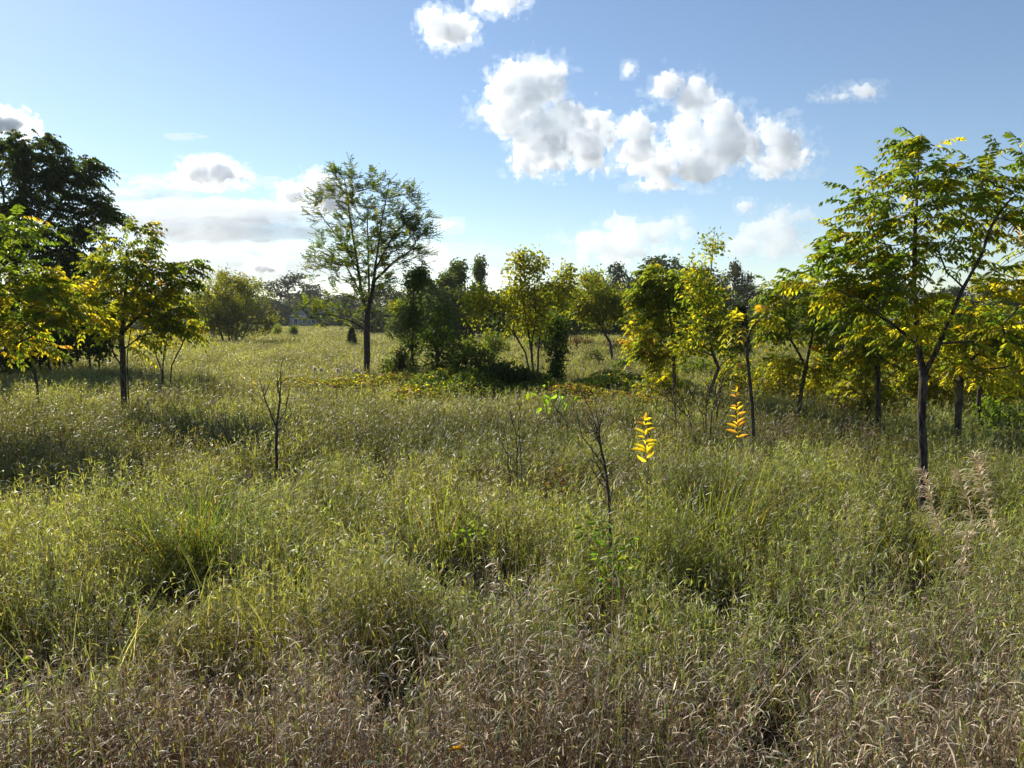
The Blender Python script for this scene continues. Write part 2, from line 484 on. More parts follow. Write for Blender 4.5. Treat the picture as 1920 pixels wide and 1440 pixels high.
def green_colour(x, y):
    n = len(x)
    a = fbm2(x * .5 + 31, y * .5, 31, 3); b = fbm2(x * 1.6, y * 1.6 + 7, 32, 2)
    left = sstep(1.5, -3.5, x / np.maximum(y, 1) * 5)
    c = np.array(G_GRN)[None] * np.ones((n, 1))
    def mixin(c, rgb, w): return c * (1 - w[:, None]) + np.array(rgb) * w[:, None]
    c = mixin(c, G_YEL, np.clip(.25 + .5 * left + 1.4 * (a - .5), 0, .95))
    c = mixin(c, G_BLUE, np.clip(sstep(6, 3.2, y) * .5 + 1.2 * (b - .55), 0, .8))
    c = mixin(c, G_OLV, rng.random(n) ** 2 * .8)
    c = mixin(c, G_YEL, sstep(10, 24, y) * .6)
    e = fbm2(x * .8 + 71, y * .8 + 3, 33, 3)
    c = mixin(c, (.13, .10, .045), np.clip((e - .62) * 3.2, 0, .6))
    p = fbm2(x * .62 + 17, y * .62 + 44, 35, 3)       # broad noise patches: paler and deeper greens
    c = c * (.6 + .78 * sstep(.32, .68, p))[:, None]
    return np.clip(c * rng.uniform(.75, 1.25, (n, 1)), 0, .6)

def dryness(x, y):
    n = fbm2(x * .9 + 5, y * .9 + 2, 41, 3)
    d = sstep(4.0, 2.7, y + (n - .5) * 2.4) * .82
    d = np.maximum(d, sstep(.5, 1.6, x / np.maximum(y, .5) * 3.2) * sstep(6.2, 4.0, y) * .42)
    d = np.maximum(d, .06 + .55 * sstep(.66, .80, n))
    return np.clip(d, .0, .92)

def shoots(mbg, mbd, x, y, nl, leaf, stemw, nseg, lscale=1.0, hmul=1.0, dryadd=0.0, stalks=None):
    """leafy shoots: a stem with nl short arching leaves up its length"""
    n = len(x)
    h, dip = grass_height(x, y)
    k = (rng.random(n) > dip * .9) & (rng.random(n) > vine_mask(x, y) * .9)
    x, y, h, dip = x[k], y[k], h[k], dip[k]; n = len(x)
    h = h * rng.uniform(.55, 1.25, n) * (1 - .8 * dip) * hmul
    dry = rng.random(n) < dryness(x, y) + dryadd
    az = rng.uniform(0, 2 * math.pi, n); el = math.pi / 2 - np.abs(rng.normal(0, .24, n)); cu = rng.uniform(0, .35, n)
    base = np.stack([x, y, terrain(x, y) - .02], 1)
    gc = green_colour(x, y)
    dc = pal(n, ((2, D_TAN), (4, D_BRN), (2.5, D_GREY), (1.6, D_RUST)), .3)
    cl = vn2(x * 2.4 + 40, y * 2.4, 43) * .6 + vn2(x * 6, y * 6 + 8, 44) * .4 + rng.normal(0, .07, n)
    dc = np.where((cl > .56)[:, None], pal(n, ((4, D_TAN), (2, D_PALE), (2, D_GREY)), .2), np.where((cl < .44)[:, None], pal(n, ((5, D_BRN), (2, (.2, .13, .085)), (2, D_RUST)), .3), dc))
    dst = pal(n, ((4, D_BRN), (1, D_GREY), (1.5, D_RUST)), .3)
    if stalks is not None: dst = pal(n, stalks, .25); dc = .5 * dc + .5 * dst
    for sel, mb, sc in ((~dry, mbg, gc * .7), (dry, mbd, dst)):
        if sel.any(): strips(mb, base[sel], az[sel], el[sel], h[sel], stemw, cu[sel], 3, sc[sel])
    # leaves along the stem
    t = (np.arange(nl) + rng.random((n, nl))) / nl
    t = .26 + .74 * t ** .75
    e = el[:, None] - cu[:, None] * t * .5
    lp = base[:, None] + (h[:, None] * t)[..., None] * np.stack([np.cos(e) * np.cos(az)[:, None], np.cos(e) * np.sin(az)[:, None], np.sin(e)], -1)
    la = rng.uniform(0, 2 * math.pi, (n, nl))
    drym = np.broadcast_to(dry[:, None], (n, nl))
    le = rng.normal(.93, .34, (n, nl)); lc = np.where(drym, rng.uniform(.1, 1.9, (n, nl)) + (rng.random((n, nl)) < .15) * 1.0, rng.uniform(.0, 1.3, (n, nl)))
    ll = leaf[0] * rng.uniform(.5, 1.35, (n, nl)) * (1.15 - .45 * t) * lscale
    lw = leaf[1] * rng.uniform(.5, 1.25, (n, nl)) * np.where(drym, .72, 1.0)
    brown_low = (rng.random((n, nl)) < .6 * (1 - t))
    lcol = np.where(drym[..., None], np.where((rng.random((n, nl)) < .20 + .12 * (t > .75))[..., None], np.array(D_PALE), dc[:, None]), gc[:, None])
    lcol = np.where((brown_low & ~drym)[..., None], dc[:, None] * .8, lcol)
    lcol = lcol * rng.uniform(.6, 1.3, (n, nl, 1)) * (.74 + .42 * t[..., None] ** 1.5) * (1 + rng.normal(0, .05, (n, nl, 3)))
    lcol = np.clip(lcol, .003, .9)
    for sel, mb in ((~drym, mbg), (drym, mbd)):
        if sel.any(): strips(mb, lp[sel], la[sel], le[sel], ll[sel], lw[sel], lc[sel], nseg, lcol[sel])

def tufts(mbg, mbd, x, y, per, length, width, nseg=4, spread=.05):
    """long narrow blades rising and arching from the ground"""
    h, dip = grass_height(x, y)
    k = (rng.random(len(x)) > dip * .9) & (rng.random(len(x)) > vine_mask(x, y) * .8)
    x, y, h = x[k], y[k], h[k]
    x = np.repeat(x, per); y = np.repeat(y, per); h = np.repeat(h, per); n = len(x)
    gc = green_colour(x, y); dry = rng.random(n) < np.clip(dryness(x, y) * .8, 0, .9)
    x = x + rng.normal(0, spread, n); y = y + rng.normal(0, spread, n)
    base = np.stack([x, y, terrain(x, y) - .02], 1)
    az = rng.uniform(0, 2 * math.pi, n); el = rng.normal(1.3, .16, n); cu = rng.uniform(.3, 1.9, n)
    ll = np.maximum(h, .2) * rng.uniform(.8, 1.6, n) * length; w = width * rng.uniform(.6, 1.4, n)
    col = np.where(dry[:, None], pal(n, ((3, D_TAN), (2, D_GREY), (1, D_BRN), (1, D_PALE)), .2), gc)
    strips(mbg, base[~dry], az[~dry], el[~dry], ll[~dry], w[~dry], cu[~dry], nseg, col[~dry])
    if dry.any(): strips(mbd, base[dry], az[dry], el[dry], ll[dry], w[dry], cu[dry], nseg, col[dry])

def build_grass():
    g, d = MB(), MB()
    shoots(g, d, *scatter(1.3, 3.2, 1350), 12, (.072, .0062), .0042, 3)
    shoots(g, d, *scatter(3.2, 5.5, 1000), 12, (.074, .0074), .004, 3)
    shoots(g, d, *scatter(5.5, 9, 600), 11, (.082, .0095), .0042, 2)
    shoots(g, d, *scatter(9, 15, 310), 10, (.095, .0125), .0055, 2)
    shoots(g, d, *scatter(15, 26, 135), 8, (.115, .015), .008, 2)
    shoots(g, d, *scatter(26, 50, 80), 6, (.145, .020), .012, 2)
    shoots(g, d, *scatter(50, 100, 27, 6), 5, (.22, .038), .025, 1)
    shoots(g, d, *scatter(100, 215, 8, 12), 5, (.34, .075), .045, 1)
    shoots(g, d, *scatter(1.3, 3.6, 210), 7, (.065, .0065), .0058, 3, 1.0, 1.35, .1, ((3, (.17, .12, .095)), (2, (.25, .19, .15)), (2, D_BRN), (1, D_GREY)))
    tufts(g, d, *scatter(1.3, 4.5, 12), 8, .85, .0075)
    tufts(g, d, *scatter(4.5, 9, 4.5), 9, .9, .0075)
    tufts(g, d, *scatter(9, 22, 2.5), 8, .9, .012, 3)
    o = g.build('meadow_grass', M_GRASS)
    tag(o, 'green and yellow green meadow grass covering the field', 'grass', kind='stuff')
    o = d.build('dry_grass', M_DRY)
    tag(o, 'dry tan and brown grass mixed through the meadow, thickest in the foreground', 'dry grass', kind='stuff')
build_grass()

def build_vines():
    mb = MB()
    for cx, cy, rx, ry, h, k in VINES:
        n = int(4200 * rx * ry)
        a = rng.uniform(0, 2 * math.pi, n); q = np.sqrt(rng.random(n)) * 1.08
        x = cx + rx * q * np.cos(a); y = cy + ry * q * np.sin(a)
        prof = np.sqrt(np.clip(1 - (q / 1.1) ** 2, 0, 1)) * (.55 + .8 * fbm2(x * 1.7, y * 1.7, 51, 2))
        z = terrain(x, y) + .05 + h * prof * rng.uniform(.55, 1.05, n)
        col = [pal(n, ((1.5, YEL), (4, (.2, .2, .03)), (2, RUST), (4, MID)), .2), pal(n, ((5, GREEN), (3, MID), (2, (.16, .17, .03)), (.6, YEL)), .2),
               pal(n, ((3, RUST), (3, OLIVE), (2, MID), (1, YEL), (2, (.2, .12, .06))), .2)][k]
        s = rng.uniform(.6, 1.3, n)
        d = np.stack([rng.normal(0, 1, n), rng.normal(0, 1, n), rng.normal(-.25, .3, n)], 1)
        blades(mb, np.stack([x, y, z], 1), d, UP + rng.normal(0, .4, (n, 3)), .065 * s, .046 * s, col)
    o = mb.build('vine_mat', M_LEAF)
    tag(o, 'low mat of yellow, green and rust coloured vines sprawling under the middle trees', 'vines', kind='stuff')
build_vines()

# ================================================================== NEAR AND MIDDLE TREES
WAL = ((4, (.10, .145, .02)), (3, (.12, .165, .02)), (2, (.2, .21, .022))); WALLOW = ((2, YEL), (3, (.28, .28, .025)), (4, OLIVE), (.15, ORANGE))
YOUNG = 'young walnut trees on the right'

tree('walnut_tree', 'tall forked young walnut with dark trunk and green and yellow drooping leaves, nearest right tree', 'tree', 7.5,
     [[(1733, 917), (1731, 860), (1728, 780), (1732, 705)],
      [(1732, 705), (1722, 650, .02), (1717, 590, .05), (1714, 520), (1716, 450, -.05), (1718, 380), (1722, 310), (1728, 250)],
      [(1732, 705), (1755, 660, -.1), (1775, 610, -.2), (1805, 540, -.3), (1840, 480, -.35), (1860, 420, -.4), (1890, 380, -.4), (1935, 340, -.4)],
      [(1803, 545, -.3), (1775, 510, -.2), (1745, 440, -.1)], [(1810, 530, -.3), (1860, 510, -.5), (1930, 470, -.7)],
      [(1720, 640), (1680, 612, -.2), (1630, 580, -.4), (1585, 545, -.5), (1540, 510, -.5)],
      [(1728, 760), (1765, 735, .1), (1800, 722, .2), (1860, 708, .3), (1930, 690, .3)], [(1729, 805), (1752, 782), (1772, 768), (1800, 742)],
      [(1760, 650, -.1), (1830, 640, .3), (1900, 612, .6)], [(1716, 560), (1745, 520, .4), (1770, 470, .6)], [(1717, 590), (1690, 540, .4), (1672, 480, .6)]],
     [(1722, 285, 30, 45, 2.0), (1725, 335, 62, 36, 1.8), (1640, 545, 100, 40, 1.0), (1690, 370, 100, 55), (1730, 420, 120, 70), (1620, 425, 70, 40), (1600, 490, 80, 55), (1545, 525, 55, 35), (1680, 520, 110, 75),
      (1820, 370, 80, 60), (1870, 310, 60, 50), (1900, 430, 80, 60), (1860, 520, 90, 60), (1880, 600, 80, 55), (1600, 585, 90, 40), (1720, 600, 80, 45, .6), (1945, 350, 60, 80, .8), (1960, 500, 60, 90, .8)],
     320, 980, 'pinnate', r=.041, rtip=.0024, leaf=(.074, .027), L=.34, pairs=6, colors=WAL, lowcolors=WALLOW, step=.11, depth=1.0, zmin=1.3, droop=.34, lo=.5, leafdroop=.5)

tree('walnut_tree', 'young walnut with short dark trunk and yellow green leaves in front of the dark tree', 'tree', 14.0,
     [[(232, 770), (232, 740), (231, 690), (228, 640), (232, 580), (238, 520), (236, 455)],
      [(243, 762, .1, 1), (240, 725, .1), (238, 670, .1), (246, 610, .1), (262, 560, .1)],
      [(231, 655), (262, 632, -.3), (300, 620, -.5), (340, 604, -.6)], [(229, 630), (262, 590, .2), (310, 540, .3), (362, 498, .3)], [(230, 645), (200, 612, .3), (178, 572, .5)],
      [(231, 690), (215, 668), (205, 640), (190, 615)]],
     [(235, 470, 60, 50), (230, 545, 78, 58), (290, 540, 60, 55), (330, 512, 42, 28), (362, 500, 18, 16), (300, 600, 60, 32), (200, 595, 45, 45), (262, 432, 32, 16, .8), (345, 610, 22, 28), (180, 520, 30, 40), (255, 650, 40, 25, .5)],
     230, 820, 'pinnate', r=.056, rtip=.004, leaf=(.10, .042), L=.40, pairs=5, colors=((4, (.10, .135, .018)), (3, (.15, .165, .02)), (2, MID)), lowcolors=WALLOW, step=.16, zmin=1.0, lo=.25, leafdroop=.55)

tree('walnut_tree', 'light green walnut reaching in from the left edge in front of the dark tree', 'tree', 11.0,
     [[(-70, 815), (-66, 740), (-60, 660), (-45, 580), (-20, 490), (20, 415)], [(-60, 660), (-10, 620), (50, 580), (95, 560), (140, 535)], [(-66, 700), (-20, 670), (40, 640), (80, 620)],
      [(-50, 600), (0, 540), (50, 500)]],
     [(30, 450, 58, 48), (20, 530, 70, 58), (90, 535, 62, 40), (125, 590, 48, 32), (60, 600, 62, 42), (20, 645, 50, 30), (-60, 510, 80, 110)],
     170, 500, 'pinnate', r=.055, rtip=.0035, leaf=(.092, .038), L=.38, pairs=6, colors=((4, (.12, .16, .022)), (3, LIME), (2, MID)), lowcolors=((3, (.2, .2, .025)), (2, YEL), (2, MID)), step=.14, zmin=1.0, lo=.25)

tree('walnut_sapling', 'thin leaning sapling with yellow leaves at the left edge of the meadow', 'sapling', 14.6,
     [[(73, 763), (69, 720), (62, 682), (50, 645), (30, 605)], [(62, 682), (80, 655), (95, 640)]],
     [(35, 622, 50, 28), (75, 652, 42, 18)], 40, 110, 'pinnate', r=.026, rtip=.003, leaf=(.10, .045), L=.34, pairs=5, colors=((3, YEL), (2, (.26, .24, .03)), (2, LIME), (.5, ORANGE)), step=.13, zmin=.9)

tree('shrub', 'dark bare stemmed shrub with sparse yellow leaves behind the left walnut', 'shrub', 19.0,
     [[(303, 720), (305, 690), (308, 655), (318, 620)], [(315, 718, 0, 1), (322, 685), (340, 650), (350, 620)], [(303, 700), (290, 660), (285, 630)]],
     [(315, 630, 32, 25), (345, 625, 25, 22), (290, 640, 20, 20)], 60, 420, r=.04, leaf=(.10, .05), colors=((2, OLIVE), (2, YEL), (2, MID)), step=.16, zmin=.5)

tree('locust_tree', 'big dark spreading locust with feathery dark green crown at the left edge', 'tree', 27.0,
     [[(8, 695), (12, 640), (18, 580), (25, 500), (32, 420), (45, 350), (60, 290)], [(18, 580), (60, 520), (110, 470), (160, 430), (205, 405)], [(25, 500), (80, 430), (120, 370), (150, 330)],
      [(18, 600), (-40, 520), (-70, 430), (-80, 350)], [(28, 470), (10, 400), (0, 320)], [(12, 640), (70, 590), (130, 560), (180, 530)]],
     [(60, 300, 70, 55), (125, 335, 72, 45), (30, 400, 110, 85), (145, 400, 75, 48), (200, 405, 42, 26), (-60, 350, 90, 110), (100, 470, 110, 58), (50, 560, 120, 58, 1.2), (150, 525, 60, 45), (88, 258, 22, 16), (15, 275, 40, 25), (170, 320, 25, 20), (100, 580, 90, 45, 1.2)],
     520, 5200, 'pinnate', r=.2, rtip=.009, leaf=(.12, .055), L=.62, pairs=6, colors=((6, DARK), (3, (.032, .05, .012)), (1.2, (.055, .07, .014))), step=.3, depth=1.1, zmin=1.6, lo=.2, droop=.45, leafdroop=.7)
for i, (px, py, rx, ry, Y, lab) in enumerate(((100, 615, 75, 45, 24.5, 'dark leafy thicket shrub under the big dark locust'), (175, 600, 40, 50, 26.0, 'dark upright thicket shrub behind the left walnut'),
                                          (25, 630, 60, 40, 23.0, 'dark low thicket shrub at the foot of the big locust'))):
    tree('thicket_shrub', lab, 'shrub', Y, [[(px - 5, 705 - i * 3), (px - 8, 660), (px - 10, py)], [(px + 10, 703 - i * 3, 0, 1), (px + 12, 660), (px + 16, py)]],
         [(px, py, rx, ry), (px, py + ry * .8, rx * .9, ry * .7)], 130, 2600, r=.05, rtip=.005, leaf=(.16, .085), colors=((5, DARK), (2, GREEN)), step=.25, zmin=.1, group='dark thicket under the locust')

tree('crabapple_tree', 'round olive green bushy tree with many stems standing out in the far field', 'tree', 60.0,
     [[(430, 640), (428, 610), (420, 580), (410, 550)], [(440, 640, .2, 1), (446, 605), (460, 570), (470, 545)], [(422, 640, .1, 1), (405, 600), (385, 580), (370, 565)], [(448, 640, 0, 1), (470, 600), (500, 590)], [(434, 640, -.3, 1), (436, 600), (435, 550)]],
     [(425, 562, 82, 42), (395, 578, 55, 30), (462, 580, 52, 32), (440, 538, 55, 26), (500, 597, 26, 9), (410, 600, 60, 18), (360, 585, 24, 16), (425, 518, 10, 12, .8), (430, 615, 78, 15, 1.2), (365, 605, 26, 18), (490, 610, 24, 14)],
     520, 17000, r=.12, rtip=.012, leaf=(.20, .09), colors=((4, (.15, .165, .022)), (3, (.10, .125, .02)), (3, (.20, .175, .024))), step=.35, zmin=1.0, up=.05, depth=1.1, droop=.1)

tree('elm_tree', 'slender vase shaped elm with airy crown and dark trunk standing alone left of centre', 'tree', 24.0,
     [[(688, 699), (688, 660), (687, 620), (688, 592)], [(688, 592), (678, 550, .1), (668, 480, .2), (655, 400, .3), (645, 325, .3)], [(688, 592), (699, 540, -.2), (708, 470, -.4), (718, 400, -.5), (730, 345, -.5)],
      [(688, 596), (692, 540), (690, 470, -.1), (688, 380, -.1)], [(704, 500, -.3), (738, 440, -.5), (782, 395, -.6)], [(670, 500, .2), (630, 440, .5), (595, 395, .6)], [(680, 560, .1), (650, 500, .3), (610, 470, .4)],
      [(687, 625), (660, 603, -.3), (620, 590, -.6), (575, 590, -.8)], [(688, 650), (705, 622, .2), (722, 610, .2), (742, 603, .3)], [(700, 530, -.2), (740, 490, .2), (775, 465, .3)]],
     [(645, 340, 30, 42), (612, 372, 42, 30), (596, 402, 36, 26), (690, 385, 68, 52), (745, 365, 46, 42), (782, 418, 36, 30), (690, 450, 105, 60), (640, 490, 70, 50), (745, 490, 62, 50), (598, 498, 34, 14, .8), (690, 550, 82, 42), (605, 588, 58, 22, 1.8), (700, 340, 30, 20), (760, 440, 60, 40)],
     600, 2200, 'pinnate', L=.42, pairs=6, sprayup=.55, leafdroop=.12, r=.10, rtip=.0045, leaf=(.078, .034), colors=((5, (.075, .105, .02)), (3, (.06, .085, .018)), (2, (.12, .14, .025))), lowcolors=((3, GREEN), (2, OLIVE), (1, MID)), step=.2, depth=1.0, zmin=1.5, up=.4, droop=.12, lo=.0, jit=.03)

for nm, lab, Y, spec in (
    ('columnar_shrub', 'tall narrow dark green column of leaves right of the lone elm', 23.0, ([[(772, 712), (773, 660), (775, 600), (776, 530), (778, 506)]], [(773, 690, 14, 26), (773, 640, 22, 40), (776, 580, 24, 40), (778, 530, 20, 30), (790, 515, 14, 18)], 150, 3400, (.055, .082, .018))),
    ('columnar_shrub', 'shorter dark green column of leaves beside the yellow maple', 20.0, ([[(1042, 722), (1043, 690), (1044, 640), (1046, 590)]], [(1043, 690, 15, 35), (1045, 645, 20, 32), (1046, 605, 15, 24)], 100, 2000, (.055, .085, .018)))):
    tree(nm, lab, 'shrub', Y, spec[0], spec[1], spec[2], spec[3], r=.05, rtip=.004, leaf=(.085, .055), colors=((4, spec[4]), (2, GREEN)), step=.15, zmin=.15, down=.2, up=.4, group='narrow ivy like columns in the middle')
tree('pear_sapling', 'bushy green upright sapling in front of the tall dark column', 'sapling', 20.0,
     [[(820, 730), (820, 690), (819, 640), (822, 590), (826, 560)]], [(820, 690, 32, 34), (822, 640, 32, 40), (825, 595, 26, 30), (835, 575, 18, 14)], 130, 2600, r=.05, rtip=.004, leaf=(.085, .05), colors=((4, GREEN), (2, (.04, .06, .014)), (1, MID)), step=.15, zmin=.2, down=.4)
tree('shrub', 'loose green shrub of thin stems between the upright sapling and the yellow maple', 'shrub', 19.2,
     [[(880, 724), (878, 700), (870, 670), (862, 645)], [(888, 724, .1, 1), (895, 690), (905, 665), (925, 648)], [(872, 724, 0, 1), (855, 690), (845, 665)], [(895, 724, 0, 1), (920, 700), (945, 690)]],
     [(870, 670, 30, 30), (905, 670, 36, 24), (860, 695, 30, 22), (930, 690, 36, 22), (905, 700, 30, 18), (855, 640, 18, 18)], 190, 1900, r=.026, rtip=.0035, leaf=(.10, .05), colors=((3, GREEN), (2, MID), (1, DARK)), step=.15, zmin=.05, down=.4)
tree('shrub', 'low dark green shrub at the foot of the yellow maple', 'shrub', 18.6,
     [[(960, 728), (958, 705), (950, 690)], [(972, 728, 0, 1), (985, 705), (1000, 695)], [(945, 728, 0, 1), (930, 710), (920, 700)]],
     [(950, 698, 36, 16), (990, 706, 30, 14), (920, 705, 24, 14)], 110, 1300, r=.02, rtip=.0035, leaf=(.09, .05), colors=((3, DARK), (2, GREEN)), step=.14, zmin=.03, down=.3)

tree('maple_tree', 'multi stemmed yellow green maple with a lobed open crown in the middle', 'tree', 22.0,
     [[(1000, 708), (985, 662), (963, 622), (930, 592), (888, 566)], [(1003, 708, .1, 1), (996, 650), (986, 600), (976, 540), (976, 485)], [(1008, 707, .1, 1), (1009, 660, .2), (1017, 600, .3), (1032, 540, .4), (1060, 505, .5)],
      [(996, 650), (1005, 600, -.3), (1003, 550, -.4), (1000, 500, -.4)], [(1010, 650, .2), (1035, 610, .5), (1060, 570, .7)], [(963, 622), (960, 585), (945, 560)]],
     [(898, 566, 38, 27), (975, 520, 30, 40), (1000, 500, 26, 28), (945, 565, 40, 24), (1010, 562, 60, 40), (1052, 545, 34, 42), (1062, 515, 16, 22), (1000, 608, 62, 28), (890, 600, 24, 16, .7), (975, 490, 14, 18)],
     420, 6500, r=.052, rtip=.0045, leaf=(.105, .062), colors=((4, (.22, .225, .024)), (3, (.28, .26, .026)), (3, (.13, .16, .02))), step=.18, zmin=1.0, depth=1.0, jit=.03)
tree('maple_tree', 'leaning yellow green maple with a thin bare lower trunk right of the multi stemmed maple', 'tree', 31.0,
     [[(1150, 680), (1144, 642), (1126, 612), (1112, 580), (1104, 535)], [(1126, 612), (1145, 580), (1158, 550)], [(1118, 595), (1095, 575), (1085, 560)]],
     [(1110, 540, 32, 38), (1150, 562, 36, 32), (1120, 585, 42, 26), (1088, 570, 18, 24), (1172, 585, 20, 18)],
     320, 5600, r=.05, rtip=.006, leaf=(.125, .07), colors=((4, (.13, .17, .02)), (3, (.19, .2, .022)), (2, (.25, .2, .024))), step=.22, zmin=1.4)

tree('walnut_tree', 'broad yellow green tree with pale forked trunk behind the leaning branch', 'tree', 15.5,
     [[(1265, 757), (1264, 700), (1262, 650), (1256, 590), (1250, 535)], [(1263, 670), (1285, 620), (1295, 570)], [(1262, 660), (1235, 620), (1215, 590)]],
     [(1240, 540, 52, 42), (1272, 558, 48, 55), (1218, 608, 38, 38), (1205, 650, 30, 26), (1240, 670, 40, 24), (1270, 635, 48, 34), (1228, 512, 24, 16), (1210, 560, 24, 30)],
     260, 1150, 'pinnate', r=.036, rtip=.004, leaf=(.092, .042), L=.32, pairs=4, colors=((4, (.16, .175, .022)), (3, LIME), (2, MID)), lowcolors=WALLOW, step=.15, zmin=1.0, bark=M_BARKL, lo=.25)
tree('elm_tree', 'crooked tree with bent pale trunk and a thin bare leader rising above its leaves', 'tree', 14.0,
     [[(1316, 770), (1335, 725), (1347, 690), (1338, 668), (1310, 655), (1282, 645)], [(1338, 668), (1326, 620, .1), (1329, 550, .1), (1336, 480, .1), (1340, 428, .1)], [(1336, 480, .1), (1322, 462, .1), (1306, 450, .1)],
      [(1326, 620), (1350, 590), (1370, 570)], [(1347, 690), (1372, 668, -.2), (1390, 662, -.3)]],
     [(1300, 535, 36, 36), (1332, 560, 42, 36), (1345, 600, 38, 36), (1368, 628, 36, 22), (1338, 470, 22, 34, .5), (1305, 500, 22, 26, .6), (1300, 615, 36, 30), (1290, 650, 34, 22), (1350, 650, 36, 20)],
     240, 2600, r=.034, rtip=.0035, leaf=(.085, .042), colors=((4, (.19, .225, .022)), (3, (.11, .15, .02)), (2, YEL)), step=.14, zmin=1.0, bark=M_BARKL)
tree('walnut_sapling', 'thin straight dark sapling with only a few yellow leaves at its top', 'sapling', 9.7,
     [[(1415, 845), (1412, 780), (1405, 705), (1400, 655), (1393, 612)], [(1413, 815), (1430, 790), (1442, 770), (1455, 755)], [(1396, 640), (1412, 612), (1430, 594)]],
     [(1420, 592, 22, 12), (1388, 618, 20, 14), (1435, 610, 12, 16, .6)], 14, 26, 'pinnate', r=.026, rtip=.003, leaf=(.09, .036), L=.26, pairs=4, colors=((2, YEL), (2, (.2, .2, .025)), (1, ORANGE)), step=.1, zmin=1.5)

tree('walnut_tree', 'yellowing walnut with slanting thin trunk left of the nearest right tree', 'tree', 12.5,
     [[(1496, 800), (1498, 760), (1508, 705), (1521, 640), (1531, 590), (1536, 550)], [(1500, 750), (1475, 722), (1445, 712)], [(1512, 690), (1485, 640), (1470, 590)], [(1521, 640), (1550, 620), (1575, 610)]],
     [(1490, 535, 46, 40), (1520, 590, 58, 40), (1470, 615, 38, 46), (1540, 650, 40, 38), (1478, 688, 42, 26), (1455, 560, 22, 28), (1530, 700, 36, 22), (1440, 715, 18, 14, .6)],
     170, 560, 'pinnate', r=.034, rtip=.003, leaf=(.084, .032), L=.33, pairs=5, colors=WAL, lowcolors=WALLOW, step=.13, zmin=.7, lo=.25, group=YOUNG)
tree('walnut_tree', 'walnut with straight dark trunk just left of the nearest right trunk', 'tree', 11.5,
     [[(1648, 815), (1647, 740), (1646, 680), (1645, 620)], [(1647, 730), (1668, 705), (1690, 690)], [(1646, 690), (1620, 650), (1595, 630)]],
     [(1640, 610, 58, 36), (1600, 640, 38, 30), (1682, 640, 38, 38), (1640, 668, 40, 22)], 110, 320, 'pinnate', r=.036, rtip=.003, leaf=(.084, .032), L=.33, pairs=5, colors=WAL, lowcolors=WALLOW, step=.13, zmin=1.0, lo=.25, group=YOUNG)
tree('walnut_tree', 'walnut with thick dark trunk just right of the nearest right trunk', 'tree', 10.3,
     [[(1796, 838), (1797, 780), (1800, 722), (1810, 652), (1821, 580)], [(1800, 722), (1770, 690), (1750, 660)], [(1805, 690), (1840, 660), (1870, 640)], [(1797, 770), (1815, 748), (1835, 735)]],
     [(1820, 600, 68, 46), (1785, 640, 48, 32), (1862, 640, 56, 36), (1800, 690, 46, 22)], 130, 380, 'pinnate', r=.042, rtip=.003, leaf=(.084, .032), L=.33, pairs=5, colors=WAL, lowcolors=WALLOW, step=.13, zmin=1.0, lo=.25, group=YOUNG)
tree('walnut_tree', 'walnut with thin leaning trunk near the right edge', 'tree', 12.5,
     [[(1839, 800), (1835, 742), (1845, 692), (1870, 650), (1890, 600)], [(1838, 720), (1815, 690), (1800, 670)], [(1845, 692), (1880, 690), (1910, 680)]],
     [(1880, 640, 58, 46), (1860, 700, 48, 26), (1908, 600, 58, 46), (1940, 660, 40, 50)], 130, 400, 'pinnate', r=.034, rtip=.003, leaf=(.084, .032), L=.33, pairs=5, colors=WAL, lowcolors=WALLOW, step=.13, zmin=1.0, lo=.25, group=YOUNG)
for i, (px, gy, Y, lean, lab) in enumerate(((1684, 750, 16.0, -6, 'slender far walnut seen between the nearest trunk and its left neighbour'), (1890, 752, 16.5, 8, 'slender far walnut closest to the right edge'),
                                            (1588, 742, 18.0, 5, 'small distant walnut behind the slanting trunk tree'), (1778, 744, 18.0, -5, 'small distant walnut behind the thick trunk on the right'),
                                            (1948, 765, 15.0, 6, 'walnut reaching in past the right edge'), (1720, 738, 19.0, 3, 'small yellow walnut straight behind the nearest right trunk'))):
    tree('walnut_tree', lab, 'tree', Y, [[(px, gy), (px - 2, gy - 45), (px + lean, gy - 95), (px + lean * 2, gy - 150)], [(px, gy - 60), (px + 20, gy - 95), (px + 36, gy - 110)], [(px + lean * .5, gy - 75), (px - 20, gy - 105), (px - 38, gy - 118)]],
         [(px, gy - 110, 46, 34), (px + 26, gy - 95, 30, 24), (px - 26, gy - 92, 32, 24), (px + lean, gy - 145, 40, 36), (px, gy - 70, 30, 16, .5)],
         120, 380, 'pinnate', r=.034, rtip=.004, leaf=(.095, .04), L=.36, pairs=4, colors=((3, MID), (3, OLIVE), (3, (.22, .2, .025))), lowcolors=WALLOW, step=.17, zmin=.8, lo=.2, group=YOUNG)
